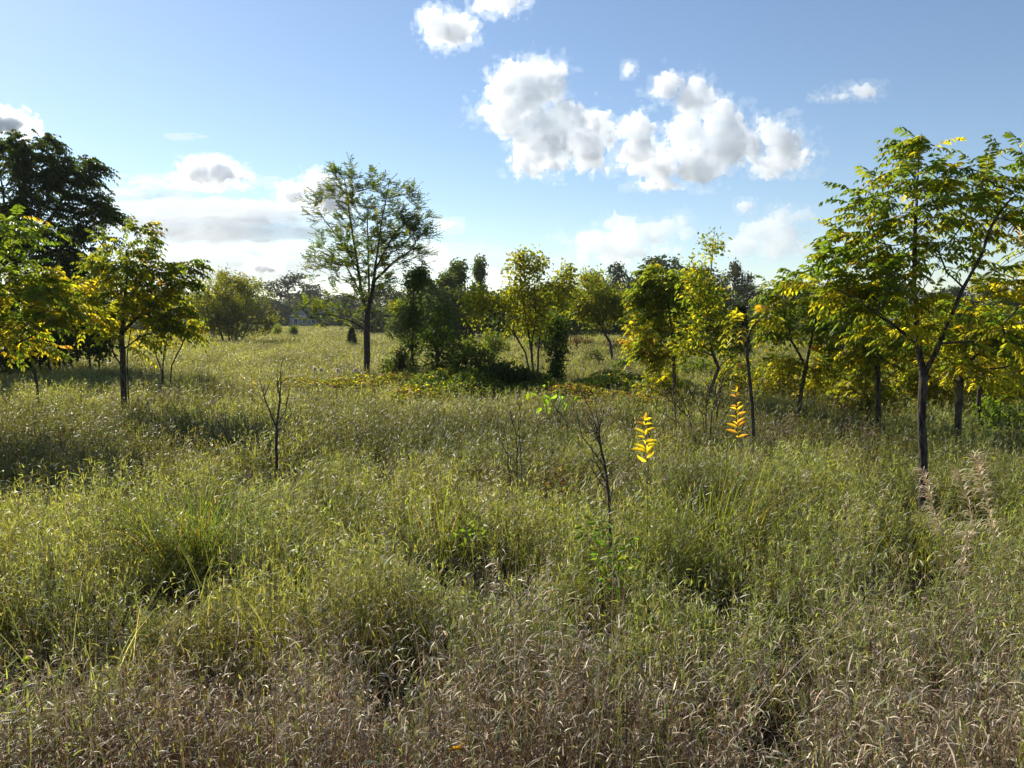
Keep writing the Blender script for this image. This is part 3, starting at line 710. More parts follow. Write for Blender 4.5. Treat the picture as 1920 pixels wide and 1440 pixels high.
for i, (px, gy, Y, sc_, lab) in enumerate(((1560, 775, 15.0, .9, 'low bushy young walnut just right of the slanting trunk'), (1618, 782, 14.2, .8, 'low bushy young walnut left of the straight dark trunk'), (1700, 778, 14.6, .8, 'low yellow bushy walnut between the straight trunk and the nearest trunk'),
                                          (1765, 780, 14.4, .9, 'low yellow bushy walnut between the nearest trunk and the thick trunk'), (1868, 783, 13.8, 1.0, 'low bushy yellow walnut behind the leaning trunk at the right'), (1915, 775, 14.8, 1.1, 'low bushy walnut cut by the right edge'),
                                          (1462, 768, 16.0, .8, 'low yellow bushy walnut right of the thin straight sapling'), (1240, 772, 16.5, .7, 'low yellow bushy walnut at the foot of the pale forked trunk'), (1380, 762, 17.5, .8, 'low yellow green bushy walnut behind the thin straight sapling'))):
    tree('young_walnut', lab, 'tree', Y, [[(px, gy), (px - 2, gy - 40 * sc_), (px + 6, gy - 80 * sc_), (px + 4, gy - 120 * sc_)], [(px, gy - 20), (px + 18, gy - 60 * sc_), (px + 34 * sc_, gy - 85 * sc_)], [(px - 1, gy - 25), (px - 20, gy - 65 * sc_), (px - 36 * sc_, gy - 80 * sc_)]],
         [(px, gy - 85 * sc_, 44 * sc_, 36 * sc_), (px + 26 * sc_, gy - 60 * sc_, 30 * sc_, 22 * sc_), (px - 28 * sc_, gy - 60 * sc_, 32 * sc_, 22 * sc_), (px, gy - 40 * sc_, 40 * sc_, 16 * sc_), (px + 3, gy - 115 * sc_, 26 * sc_, 24 * sc_)],
         90, 250, 'pinnate', r=.022, rtip=.0028, leaf=(.085, .034), L=.3, pairs=4, colors=((3, MID), (3, OLIVE), (3, (.25, .24, .025))), lowcolors=WALLOW, step=.14, zmin=.15, lo=.4, group=YOUNG)
for px, py, Y, rx, ry, col, lab in ((1885, 790, 11.8, 42, 24, GREEN, 'low dark green shrub in the grass at the right edge'), (1850, 780, 13.0, 22, 26, MID, 'small green shrub beside the thin leaning walnut'),
                                    (1580, 745, 16.0, 40, 22, OLIVE, 'low olive shrub behind the slanting walnut'), (1700, 745, 17.0, 40, 20, OLIVE, 'low yellow green shrub behind the nearest right trunk'),
                                    (1620, 745, 19.0, 44, 20, (.13, .10, .04), 'brownish low shrub between the right walnuts'), (1830, 735, 19.5, 50, 22, LIME, 'bright green low shrub far behind the right walnuts'), (1450, 740, 17.0, 36, 18, (.12, .11, .035), 'olive brown low shrub behind the thin straight sapling')):
    gy = 600 + FPX * CAMH / Y
    tree('shrub', lab, 'shrub', Y, [[(px, gy), (px - 4, py), (px - 8, py - ry * .5)], [(px + 8, gy, 0, 1), (px + 14, py), (px + 20, py - ry * .5)], [(px - 8, gy, 0, 1), (px - 20, py), (px - 24, py - ry * .3)]],
         [(px, py, rx, ry), (px, py + ry * .6, rx * .9, ry * .7)], 90, 900, r=.018, rtip=.003, leaf=(.085, .045), colors=((3, col), (1, MID)), step=.14, zmin=.02, down=.3)

# shrubs and bushes of the middle distance
for px, py, Y, rx, ry, cols, lab in (
    (1090, 652, 42.0, 26, 16, ((3, (.10, .06, .045)), (2, (.07, .06, .03))), 'red brown leafless bush behind the shorter dark column'),
    (1152, 658, 40.0, 36, 16, ((3, (.085, .06, .045)), (2, (.07, .065, .035))), 'wide grey brown bush behind the leaning maple trunk'),
    (1108, 676, 30.0, 24, 18, ((3, (.06, .08, .03)), (2, (.09, .1, .04))), 'round grey green bush in front of the red brown bush'),
    (1165, 690, 26.0, 18, 14, ((3, GREEN), (2, MID)), 'small dark green bush below the leaning maple'),
    (1225, 670, 27.0, 26, 16, ((3, GREEN), (2, (.06, .08, .03))), 'green bush left of the pale forked trunk'),
    (1372, 700, 24.0, 40, 16, ((3, DARK), (2, GREEN)), 'dark green bush behind the bent trunk'),
    (880, 655, 33.0, 20, 26, ((2, (.16, .17, .025)), (3, MID)), 'light green bush rising behind the loose green shrub'),
    (750, 672, 22.5, 16, 20, ((2, (.09, .06, .03)), (3, GREEN)), 'sparse brown and green bush right of the elm trunk'),
    (928, 642, 36.0, 30, 20, ((3, MID), (2, OLIVE)), 'yellow green bush behind the left stem of the yellow maple'),
    (1012, 634, 40.0, 34, 20, ((3, GREEN), (2, MID)), 'green bush behind the right stems of the yellow maple'),
    (1200, 655, 33.0, 26, 20, ((2, OLIVE), (3, MID)), 'olive bush between the leaning maple and the pale forked tree'),
    (1310, 690, 24.0, 34, 18, ((3, MID), (1, OLIVE)), 'low green bush behind the bend of the crooked trunk'),
    (738, 690, 23.5, 24, 20, ((3, GREEN), (2, MID)), 'low green bush between the elm trunk and the tall dark column'),
    (520, 618, 85.0, 7, 10, ((3, LIME), (1, OLIVE)), 'small light green bush in the far field near the parked cars'),
    (550, 618, 80.0, 6, 8, ((3, GREEN), (1, OLIVE)), 'small dark bush in the far field left of the house')):
    gy = 600 + FPX * CAMH / Y
    tree('bush', lab, 'bush', Y, [[(px, gy), (px - 2, py), (px - 5, py - ry * .5)], [(px + 3, gy, 0, 1), (px + 8, py), (px + 12, py - ry * .4)], [(px - 3, gy, 0, 1), (px - 9, py), (px - 14, py - ry * .3)]],
         [(px, py, rx, ry), (px, py + ry * .6, rx * .95, ry * .7)], 110, 1300, r=.03, rtip=.004, leaf=(.003 * Y if Y < 60 else .0016 * Y, .0018 * Y if Y < 60 else .001 * Y), colors=cols, step=.012 * Y, zmin=.02, down=.3, mat=M_LEAF)

def conifer(name, label, px, Y, top, half, n, col):
    gy = 600 + FPX * CAMH / Y
    b = P(px, gy, Y); b[2] = float(terrain(b[0], b[1])); t = P(px, top, Y)
    H = t[2] - b[2]; R = half * Y / FPX
    root = thing(name, label, 'conifer', b)
    m = MB(); s = Skel(.2); s.limb([b - UP * .05, b + UP * H * .5, b + UP * H * .97], .01, True); s.mesh(m, .04 * H / 2 + .02, .01)
    m.build('trunk', M_BARK, root, b, True)
    u = rng.random(n) ** .75; a = rng.uniform(0, 2 * math.pi, n)
    rad = R * (1 - u) ** .75 * rng.uniform(.35, 1.05, n) * (.8 + .4 * vn2(a * 2, u * 9, 3))
    pos = b + np.stack([rad * np.cos(a), rad * np.sin(a), (.04 + .94 * u) * H], 1)
    d = np.stack([np.cos(a), np.sin(a), rng.uniform(.2, 1.4, n)], 1) + rng.normal(0, .3, (n, 3))
    m = MB(); blades(m, pos, d, UP + rng.normal(0, .6, (n, 3)), .13 * H * rng.uniform(.4, 1.1, n), .022 * H, pal(n, ((3, col), (1, tuple(c * 1.5 for c in col))), .2))
    m.build('crown', M_FAR, root, b)
conifer('juniper_tree', 'dark pointed juniper behind the thin straight sapling', 1384, 36.0, 574, 22, 5200, (.016, .026, .012))
conifer('juniper_tree', 'small dark rounded juniper in the field behind the lone elm', 660, 50.0, 615, 11, 2200, (.022, .034, .015))

# ================================================================== BARE SAPLINGS AND SMALL PLANTS
M_DEAD = bark_mat('weathered dead bark', (.025, .020, .016), (.15, .125, .10), 60)
def bare(name, label, Y, limbs, r, rtip=.0022, bark=None, cat='sapling', twigs=0, group=None):
    sk = Skel(.05 * max(1, Y / 7)); base = None
    for i, lm in enumerate(limbs):
        pts = [P(q[0], q[1], Y + (q[2] if len(q) > 2 else rng.normal(0, .03))) for q in lm]
        if i == 0:
            pts[0] = P(lm[0][0], lm[0][1], Y); pts[0][2] = float(terrain(pts[0][0], Y)) - .03; base = pts[0].copy()
        first = i == 0 or len(lm[0]) > 3
        if first and i: pts[0][2] = float(terrain(pts[0][0], pts[0][1])) - .03
        sk.limb(pts, .05, first)
    if twigs:
        A = np.array(sk.p); A = A[A[:, 2] > base[2] + .55]
        for k in range(twigs):
            p = A[rng.integers(len(A))]; d = norm(rng.normal(0, .6, 3) + UP * .9) * rng.uniform(.06, .2)
            sk.limb([p, p + d * .5, p + d + rng.normal(0, .01, 3)], .05)
    root = thing(name, label, cat, base, group)
    m = MB(); sk.mesh(m, r, rtip); m.build('stem', bark or M_BARK, root, base, True)
    return root, base
bare('dead_sapling', 'bare dead sapling with five upright twigs in the left meadow', 9.0,
     [[(518, 872), (518, 840), (519, 800)], [(519, 800), (500, 760), (494, 735), (487, 712)], [(519, 795), (526, 740), (527, 692)], [(519, 797), (536, 768), (543, 728)], [(519, 806), (535, 795), (545, 778)], [(526, 745), (521, 720), (518, 700)]], .019, .0045, M_DEAD, twigs=16)
bare('dead_sapling', 'thin dead stems rising from the grass just left of centre', 6.6,
     [[(968, 930), (969, 890), (970, 850), (968, 820), (956, 770)], [(970, 850), (976, 800), (976, 780)], [(963, 930, .05, 1), (956, 850), (944, 800)], [(972, 930, -.1, 1), (978, 880), (974, 815)], [(964, 900), (950, 850), (940, 830)]], .0085, .003, M_DEAD, twigs=16)
bare('dead_sapling', 'tall dark dead sapling with forked twigs in the right of centre foreground', 5.2,
     [[(1147, 1052), (1144, 960), (1138, 892), (1129, 850), (1120, 810), (1106, 765), (1094, 742)], [(1134, 872), (1112, 846), (1093, 818)], [(1126, 838), (1113, 800), (1103, 790)], [(1131, 852), (1123, 800), (1118, 768)], [(1139, 900), (1118, 868), (1106, 862)], [(1142, 930), (1125, 905), (1112, 880)]], .0125, .0028, M_DEAD, twigs=26)
bare('dead_shrub', 'red brown leafless twiggy brush under the crooked tree', 11.0,
     [[(1322, 815), (1318, 780), (1300, 745), (1285, 715)], [(1316, 815, .1, 1), (1290, 780), (1250, 745), (1215, 725)], [(1328, 815, .1, 1), (1335, 775), (1350, 740), (1358, 700)], [(1332, 815, -.2, 1), (1352, 790), (1372, 760), (1395, 735)],
      [(1310, 815, -.2, 1), (1270, 790), (1230, 768)], [(1325, 815, -.1, 1), (1323, 760), (1330, 715)], [(1306, 815, .2, 1), (1290, 770), (1262, 720)], [(1336, 815, .2, 1), (1345, 770), (1340, 725)], [(1270, 812, .1, 1), (1266, 770), (1258, 735)], [(1385, 815, .3, 1), (1380, 770), (1388, 735)]],
     .014, .005, M_TWIG, 'shrub', 90)

def leafy(root, base, pos, d, L, pairs, ll, lw, col, droop, mat=None, name='leaf', fwd=.6, ld=.1):
    m = MB(); fronds(m, np.atleast_2d(pos), np.atleast_2d(d), L, pairs, ll, lw, np.atleast_2d(col), droop, ld, fwd)
    return m.build(name, mat or M_LEAF, root, base)

r0, b0 = bare('green_sapling', 'thin forked sapling with bright lime leaves behind the dead stems', 12.0, [[(1068, 812), (1062, 792), (1046, 770), (1034, 752)], [(1066, 800), (1075, 770), (1078, 735)], [(1046, 770), (1052, 750)]], .014, .006)
m = MB(); k = 26; pp = P(1032, 745, 12.0) + rng.normal(0, 1, (k, 3)) * np.array([.14, .1, .08])
blades(m, pp, np.stack([rng.normal(0, .6, k), rng.normal(-.3, .4, k), rng.normal(-.5, .3, k)], 1), UP + rng.normal(0, .5, (k, 3)), .13, .07, pal(k, ((3, (.16, .30, .03)), (1, LIME)), .15)); m.build('foliage', M_LEAF, r0, b0)

def seedling(label, Y, px, top, bot, n, col):
    a, t = P(px, bot, Y), P(px - 4, top, Y)
    root, base = bare('yellow_seedling', label, Y, [[(px + 5, bot + 40), (px + 3, bot + 5), (px - 1, (top + bot) / 2), (px - 4, top + 6)]], .0045, .0018, M_BARKL, 'seedling')
    H = t[2] - a[2]; m = MB()
    pos, d, nr, ln, c = [], [], [], [], []
    for i in range(n):
        f = i / (n - 1); z = a + (t - a) * f
        for sgn in (-1, 1):
            pos.append(z + (t - a) * rng.uniform(-.06, .06)); d.append([sgn * rng.uniform(.8, 1.2), rng.uniform(-.45, .35), rng.uniform(.15, .75)]); nr.append([rng.normal(0, .4), -.8, .45 + rng.normal(0, .35)]); ln.append(.098 * (1.05 - .5 * f) * rng.uniform(.6, 1.2))
        pos.append(z + (t - a) * rng.uniform(-.1, .1)); d.append([rng.normal(0, .45), -.6, rng.uniform(.3, 1)]); nr.append([rng.normal(0, .3), -.7, .6]); ln.append(.065 * (1.1 - .5 * f) * rng.uniform(.6, 1.1))
    pos.append(t); d.append([.25, -.1, 1]); nr.append([0, -1, .1]); ln.append(.055)
    ln = np.array(ln); N = len(ln)
    blades(m, np.array(pos), np.array(d, float), np.array(nr, float), ln, ln * .31, pal(N, col, .15)); m.build('foliage', M_LEAF, root, base)
BY = ((4, (.62, .47, .03)), (1, (.55, .34, .03)), (1, (.5, .45, .05)), (.5, (.32, .17, .04)))
seedling('bright yellow seedling standing out of the grass right of the tall dead sapling', 4.6, 1212, 788, 862, 7, BY)
seedling('yellow orange seedling beside the thin straight sapling', 6.8, 1384, 735, 815, 8, ((4, (.6, .42, .03)), (2, (.55, .28, .04))))

def weed(label, px, py, Y, n, size, cols, spread):
    gx = (px - 960) / FPX * Y
    root = thing('leafy_weed', label, 'weed', (gx, Y, float(terrain(gx, Y))))
    base = np.array(root.location); c = P(px, py, Y); s = np.array(spread)
    m = MB(); sk = Skel(.06)
    for k in range(4): sk.limb([base + rng.normal(0, .02, 3) * (1, 1, 0), (base + c) / 2 + rng.normal(0, .04, 3), c + rng.normal(0, 1, 3) * s * .7], .05, True)
    sk.mesh(m, .004, .002); m.build('stem', M_BARKL, root, base, True)
    pos = c + rng.normal(0, 1, (n, 3)) * s
    m = MB(); blades(m, pos, np.stack([rng.normal(0, 1, n), rng.normal(-.3, .7, n), rng.normal(-.1, .4, n)], 1), np.array([0, -.4, 1]) + rng.normal(0, .45, (n, 3)), size * rng.uniform(.6, 1.2, n), size * .62 * rng.uniform(.7, 1.1, n), pal(n, cols, .18))
    m.build('foliage', M_LEAF, root, base)
weed('bright green broad leaved weed climbing at the foot of the tall dead sapling', 1158, 1062, 4.5, 70, .055, ((3, (.12, .24, .02)), (2, LIME), (.3, YEL)), (.075, .08, .10))
weed('small green weed left of the tall dead sapling foot', 1115, 1000, 4.9, 34, .05, ((3, (.10, .2, .03)), (1, LIME)), (.09, .07, .05))
weed('yellow green weed at the left bottom corner', 25, 1330, 2.75, 60, .03, ((3, LIME), (2, (.2, .26, .03))), (.07, .10, .08))
weed('rusty red dead weed in the grass left of the tall dead sapling', 1040, 895, 6.4, 26, .05, ((3, (.15, .065, .035)), (2, D_BRN)), (.09, .08, .08))
weed('small lime fern like weed in the middle foreground', 882, 998, 4.9, 26, .06, ((3, LIME), (1, (.14, .2, .03))), (.06, .05, .03))

def tussock(label, px, Y, n, length, width, cols, lean=.3, spread=.14):
    x0 = (px - 960) / FPX * Y; z0 = float(terrain(x0, Y))
    base = np.stack([x0 + rng.normal(0, spread, n), Y + rng.normal(0, spread, n), np.full(n, z0 - .02)], 1)
    m = MB()
    az = np.arctan2(base[:, 1] - Y, base[:, 0] - x0) + rng.normal(0, .6, n)
    strips(m, base, az, rng.normal(1.36, .10, n) - min(lean, .45) * rng.random(n) * .5, length * rng.uniform(.55, 1.15, n), width * rng.uniform(.7, 1.3, n), rng.uniform(.2, 1.1, n), 6, pal(n, cols, .2))
    o = m.build('grass_tussock', M_GRASS, None, (x0, Y, z0))
    tag(o, label, 'grass tussock')
tussock('coarse tussock of long green and yellow blades above a dark hollow on the left', 345, 5.75, 300, .85, .0095, ((4, (.10, .15, .03)), (3, (.2, .24, .035)), (.7, (.30, .22, .04)), (.4, (.24, .11, .04))))
tussock('yellow green tussock left of the thin dead stems', 830, 6.0, 130, .82, .009, ((3, (.2, .24, .035)), (2, (.11, .15, .03)), (1, D_TAN)))
tussock('bright yellow green reedy tussock below the bright yellow seedlings', 1340, 6.0, 120, .95, .010, ((4, (.26, .28, .03)), (2, (.14, .19, .03)), (1, (.35, .3, .04))), .15)
tussock('green reedy tussock right beside the bright yellow seedling', 1262, 5.6, 60, .85, .009, ((3, (.15, .2, .03)), (2, (.24, .26, .03))), .12)
tussock('golden green grass tussock in the right meadow in front of the walnut trunk', 1690, 6.0, 190, .66, .007, ((3, (.20, .21, .03)), (2, (.25, .20, .03)), (2, (.11, .15, .03))), .5, .25)
tussock('broad bladed grey green tussock at the bottom edge right of centre', 1370, 2.3, 34, .62, .015, ((3, (.10, .15, .05)), (1, (.16, .2, .08)), (1, D_TAN)), .4, .08)
tussock('broad bladed grey green tussock in the bottom right corner', 1830, 2.35, 44, .62, .015, ((3, (.12, .17, .08)), (1, (.2, .22, .11)), (1, D_PALE)), .5, .1)
tussock('dark green tussock at the bottom edge left of centre', 560, 2.4, 50, .55, .011, ((3, (.05, .09, .02)), (2, (.09, .12, .03))), .3, .12)
tussock('tussock of long pale bent blades beside the dark gap at the lower left', 150, 3.7, 46, .7, .007, ((3, (.2, .24, .09)), (2, D_PALE)), .8, .12)

def seed_grass(label, pts, Y, n, size, oneside, group='tall dry seed heads on the right'):
    path = [P(q[0], q[1], Y) for q in pts]
    path[0][2] = float(terrain(path[0][0], Y)) - .02
    root = thing('seed_grass', label, 'seed head', path[0], group); base = path[0]
    m = MB(); sk = Skel(.06); sk.limb(path, .03, True); sk.mesh(m, .0032, .0022); m.build('stem', M_STRAW, root, base, True)
    A = np.array(path[1:]); L = len(A) - 1
    f = rng.random(n) * L; i = np.minimum(f.astype(int), L - 1); pos = A[i] + (A[i + 1] - A[i]) * (f - i)[:, None]
    sd = np.where(rng.random(n) < oneside, -1, 1)
    d = np.stack([sd * rng.uniform(.2, .8, n), rng.normal(0, .4, n), rng.uniform(.3, 1.3, n)], 1)
    az = np.arctan2(d[:, 1], d[:, 0])
    m = MB(); strips(m, pos, az, rng.uniform(.5, 1.35, n), 1.3 * size * rng.uniform(.5, 1.2, n), .0055, rng.uniform(.6, 2.6, n), 3, pal(n, ((3, (.66, .57, .40)), (2, (.52, .42, .27)), (1, D_PALE)), .15))
    m.build('seed_head', M_DRY, root, base)
M_STRAW = plain_mat('straw stalk', (.42, .34, .21), .7, 0, .2, 20)
seed_grass('pale plume of dry seed drooping left in front of the walnut trunk', [(1800, 1160), (1772, 1010), (1752, 960), (1740, 915), (1731, 880)], 4.6, 190, .075, .75)
seed_grass('tallest pale dry plume leaning left at the right side', [(1890, 1160), (1868, 1010), (1850, 940), (1838, 890), (1826, 855)], 4.5, 230, .07, .45)
seed_grass('loose drooping dry plume between the two tall plumes', [(1850, 1160), (1832, 1000), (1818, 950), (1803, 905), (1796, 885)], 4.7, 120, .085, .7)
seed_grass('long leaning straw stalk with drooping tufts near the right edge', [(1770, 1300), (1800, 1080), (1812, 1030), (1818, 1000)], 3.8, 90, .07, .6)
for px, bot, top, Y, lab in ((1607, 1150, 935, 4.5, 'slim upright dry seed spike, leftmost of the right hand group'), (1511, 1110, 880, 5.0, 'slim dry seed spike standing alone left of the dark hollow on the right'), (1636, 1140, 945, 4.3, 'slim upright dry seed spike directly above the dark hollow'), (1585, 1120, 930, 4.8, 'slim dry seed spike with bent tip right of the lone spike'),
                             (715, 1110, 935, 4.6, 'pair like slim dry seed spike left of centre foreground'), (802, 1085, 930, 4.9, 'slim grey seed spike behind the centre foreground grass'), (925, 1185, 1050, 3.7, 'short tan seed spike leaning in the centre foreground'), (905, 1090, 905, 5.0, 'slim seed spike under the thin dead stems')):
    seed_grass(lab, [(px + 14, bot), (px + 6, top + (bot - top) * .42), (px + 1, top + 25), (px - 2, top)], Y, 46, .035, .5, 'slim dry seed spikes')

def thistle(label, px, py, Y):
    root, base = bare('seed_thistle', label, Y, [[(px + 3, py + 55), (px + 1, py + 25), (px, py)]], .006, .003, M_TWIG, 'thistle', 0, 'thistles with white seed heads')
    c = P(px, py, Y); n = 90
    m = MB(); d = norm(rng.normal(0, 1, (n, 3)) + UP * .35)
    blades(m, np.repeat(c[None], n, 0), d, rng.normal(0, 1, (n, 3)), .065, .016, pal(n, ((3, (.75, .72, .64)), (1, (.5, .45, .36))), .1)); m.build('seed_head', M_DRY, root, base)
thistle('dry thistle with the largest white fluffy head left of the lone elm', 590, 692, 18.2)
thistle('dry thistle close right of the largest white fluffy head', 602, 694, 18.6)
thistle('dry thistle with white head nearest the lone elm trunk', 666, 694, 19.0)
thistle('dry thistle with small head midway to the elm trunk', 633, 694, 19.4)

m = MB(); c = P(838, 1408, 2.25)
blades(m, c[None] + np.array([[0, 0, 0], [.03, .0, .005]]), np.array([[1.0, -.2, .35], [.9, .3, .5]]), np.array([[-.2, -.7, .7], [.1, -.5, .8]]), [.055, .04], [.018, .014], np.array([[.5, .28, .03], [.4, .2, .03]]))
o = m.build('fallen_leaf', M_LEAF, None, c); tag(o, 'orange yellow dead leaf caught in the dry grass at the bottom edge', 'leaf')

# ================================================================== FAR TREES
def far_proto(name, H, blobs, n, leaf, cols, limbs, label, group):
    """a far tree built at the origin in metres: crown lumps (x, z, rx, rz, y)"""
    sk = Skel(H * .05)
    for i, lm in enumerate(limbs): sk.limb([np.array(q, float) * (H, H, H) for q in lm], .03, i == 0)
    w = np.array([b[2] * b[3] for b in blobs]); w /= w.sum()
    def pts(k, s):
        ids = rng.choice(len(blobs), k, p=w); u = norm(rng.normal(0, 1, (k, 3))) * (rng.random(k) ** s)[:, None]
        B = np.array(blobs)[ids]
        return np.stack([B[:, 0] + u[:, 0] * B[:, 2], B[:, 4] + u[:, 1] * (B[:, 2] + B[:, 3]) * .5, B[:, 1] + u[:, 2] * B[:, 3]], 1) * H
    sk.attract(pts(110, .5), H * .15, .6)
    root = thing(name, label, 'tree', (0, 0, 0), group)
    m = MB(); sk.mesh(m, H * .016, H * .0016); m.build('trunk', M_BARK, root, (0, 0, 0), True)
    tips = np.array([sk.p[t[-1]] for t in sk.tips])
    pos = np.concatenate([pts(n // 2, .4), tips[rng.choice(len(tips), n - n // 2)] + rng.normal(0, H * .028, (n - n // 2, 3))])
    gap = fbm2(pos[:, 0] / H * 9 + pos[:, 1] / H * 5, pos[:, 2] / H * 9 + pos[:, 1] / H * 4, 5, 2)
    pos = pos[gap > .34]; n = len(pos)
    m = MB(); s = rng.uniform(.6, 1.3, n)
    blades(m, pos, rng.normal(0, 1, (n, 3)) - UP * .3, UP + rng.normal(0, .6, (n, 3)), leaf * H * s, leaf * H * .6 * s, pal(n, cols, .2)); m.build('crown', M_FAR, root)
    return root
FG = 'background trees along the far edge of the field'
ROUND = [(0, .2, .4, .2, 0), (-.2, .14, .3, .14, .1), (.22, .14, .3, .14, -.1), (0, .62, .30, .26, 0), (-.22, .55, .2, .2, .1), (.22, .56, .22, .2, -.1), (.05, .82, .2, .15, 0), (-.1, .4, .26, .14, .1), (.16, .38, .24, .14, .05)]
TRK = [[(0, 0, 0), (.01, 0, .2), (0, 0, .45), (.02, 0, .75)], [(.01, 0, .22), (-.12, .02, .42), (-.2, .05, .58)], [(.01, 0, .25), (.12, -.04, .42), (.2, -.05, .58)]]
protos = {}
def far(kind, px, top, Y, wide, label):
    H0, fn = FARK[kind]
    h = (600 - top + (10 if kind == 'dense' and px > 560 else 0)) * Y / FPX + CAMH
    x = (px - 960) / FPX * Y; loc = (x, Y, float(terrain(x, Y)))
    wx = wide * (1.1 if kind == 'poplar' else 1.3) * Y / FPX / (H0 * FARW[kind])
    if kind not in protos:
        o = fn(label); protos[kind] = o
        o.location = Vector(loc); o.scale = (wx, wx, h / (H0 * FART[kind])); o.rotation_euler = (0, 0, rng.uniform(0, 6))
    else:
        copy_tree(protos[kind], loc, rng.uniform(0, 6), (wx, wx, h / (H0 * FART[kind])), label, FG)
FARW = {'dense': .84, 'airy': .8, 'poplar': .34, 'bushy': .9}
FART = {'dense': .98, 'airy': 1.0, 'poplar': 1.0, 'bushy': .95}
FARK = {
 'dense': (10, lambda l: far_proto('background_tree', 10, ROUND, 9500, .038, ((4, (.048, .070, .028)), (3, (.036, .054, .022)), (1, (.07, .09, .03))), TRK, l, FG)),
 'airy': (10, lambda l: far_proto('background_tree', 10, [(0, .8, .18, .14, 0), (-.24, .72, .16, .1, 0), (.24, .74, .16, .1, .1), (-.1, .9, .1, .1, .1), (.12, .6, .16, .1, 0), (-.15, .58, .14, .08, .1)], 2200, .034, ((3, (.05, .055, .028)), (2, (.04, .046, .026))), TRK, l, FG)),
 'poplar': (10, lambda l: far_proto('background_tree', 10, [(0, .3, .15, .16, 0), (.02, .5, .16, .18, 0), (0, .7, .13, .16, 0), (.03, .86, .1, .14, 0), (-.07, .6, .08, .12, 0), (.09, .42, .08, .12, 0)], 3800, .036, ((3, (.09, .125, .028)), (2, (.12, .155, .03)), (2, (.06, .09, .022))), TRK, l, FG)),
 'bushy': (5, lambda l: far_proto('background_tree', 5, [(0, .4, .36, .36, 0), (-.25, .34, .25, .3, .1), (.26, .36, .25, .3, 0), (.05, .7, .26, .24, 0), (-.15, .62, .2, .2, 0)], 4600, .055, ((3, (.085, .12, .03)), (2, (.115, .145, .032)), (1, (.06, .085, .026))), TRK, l, FG)),
}
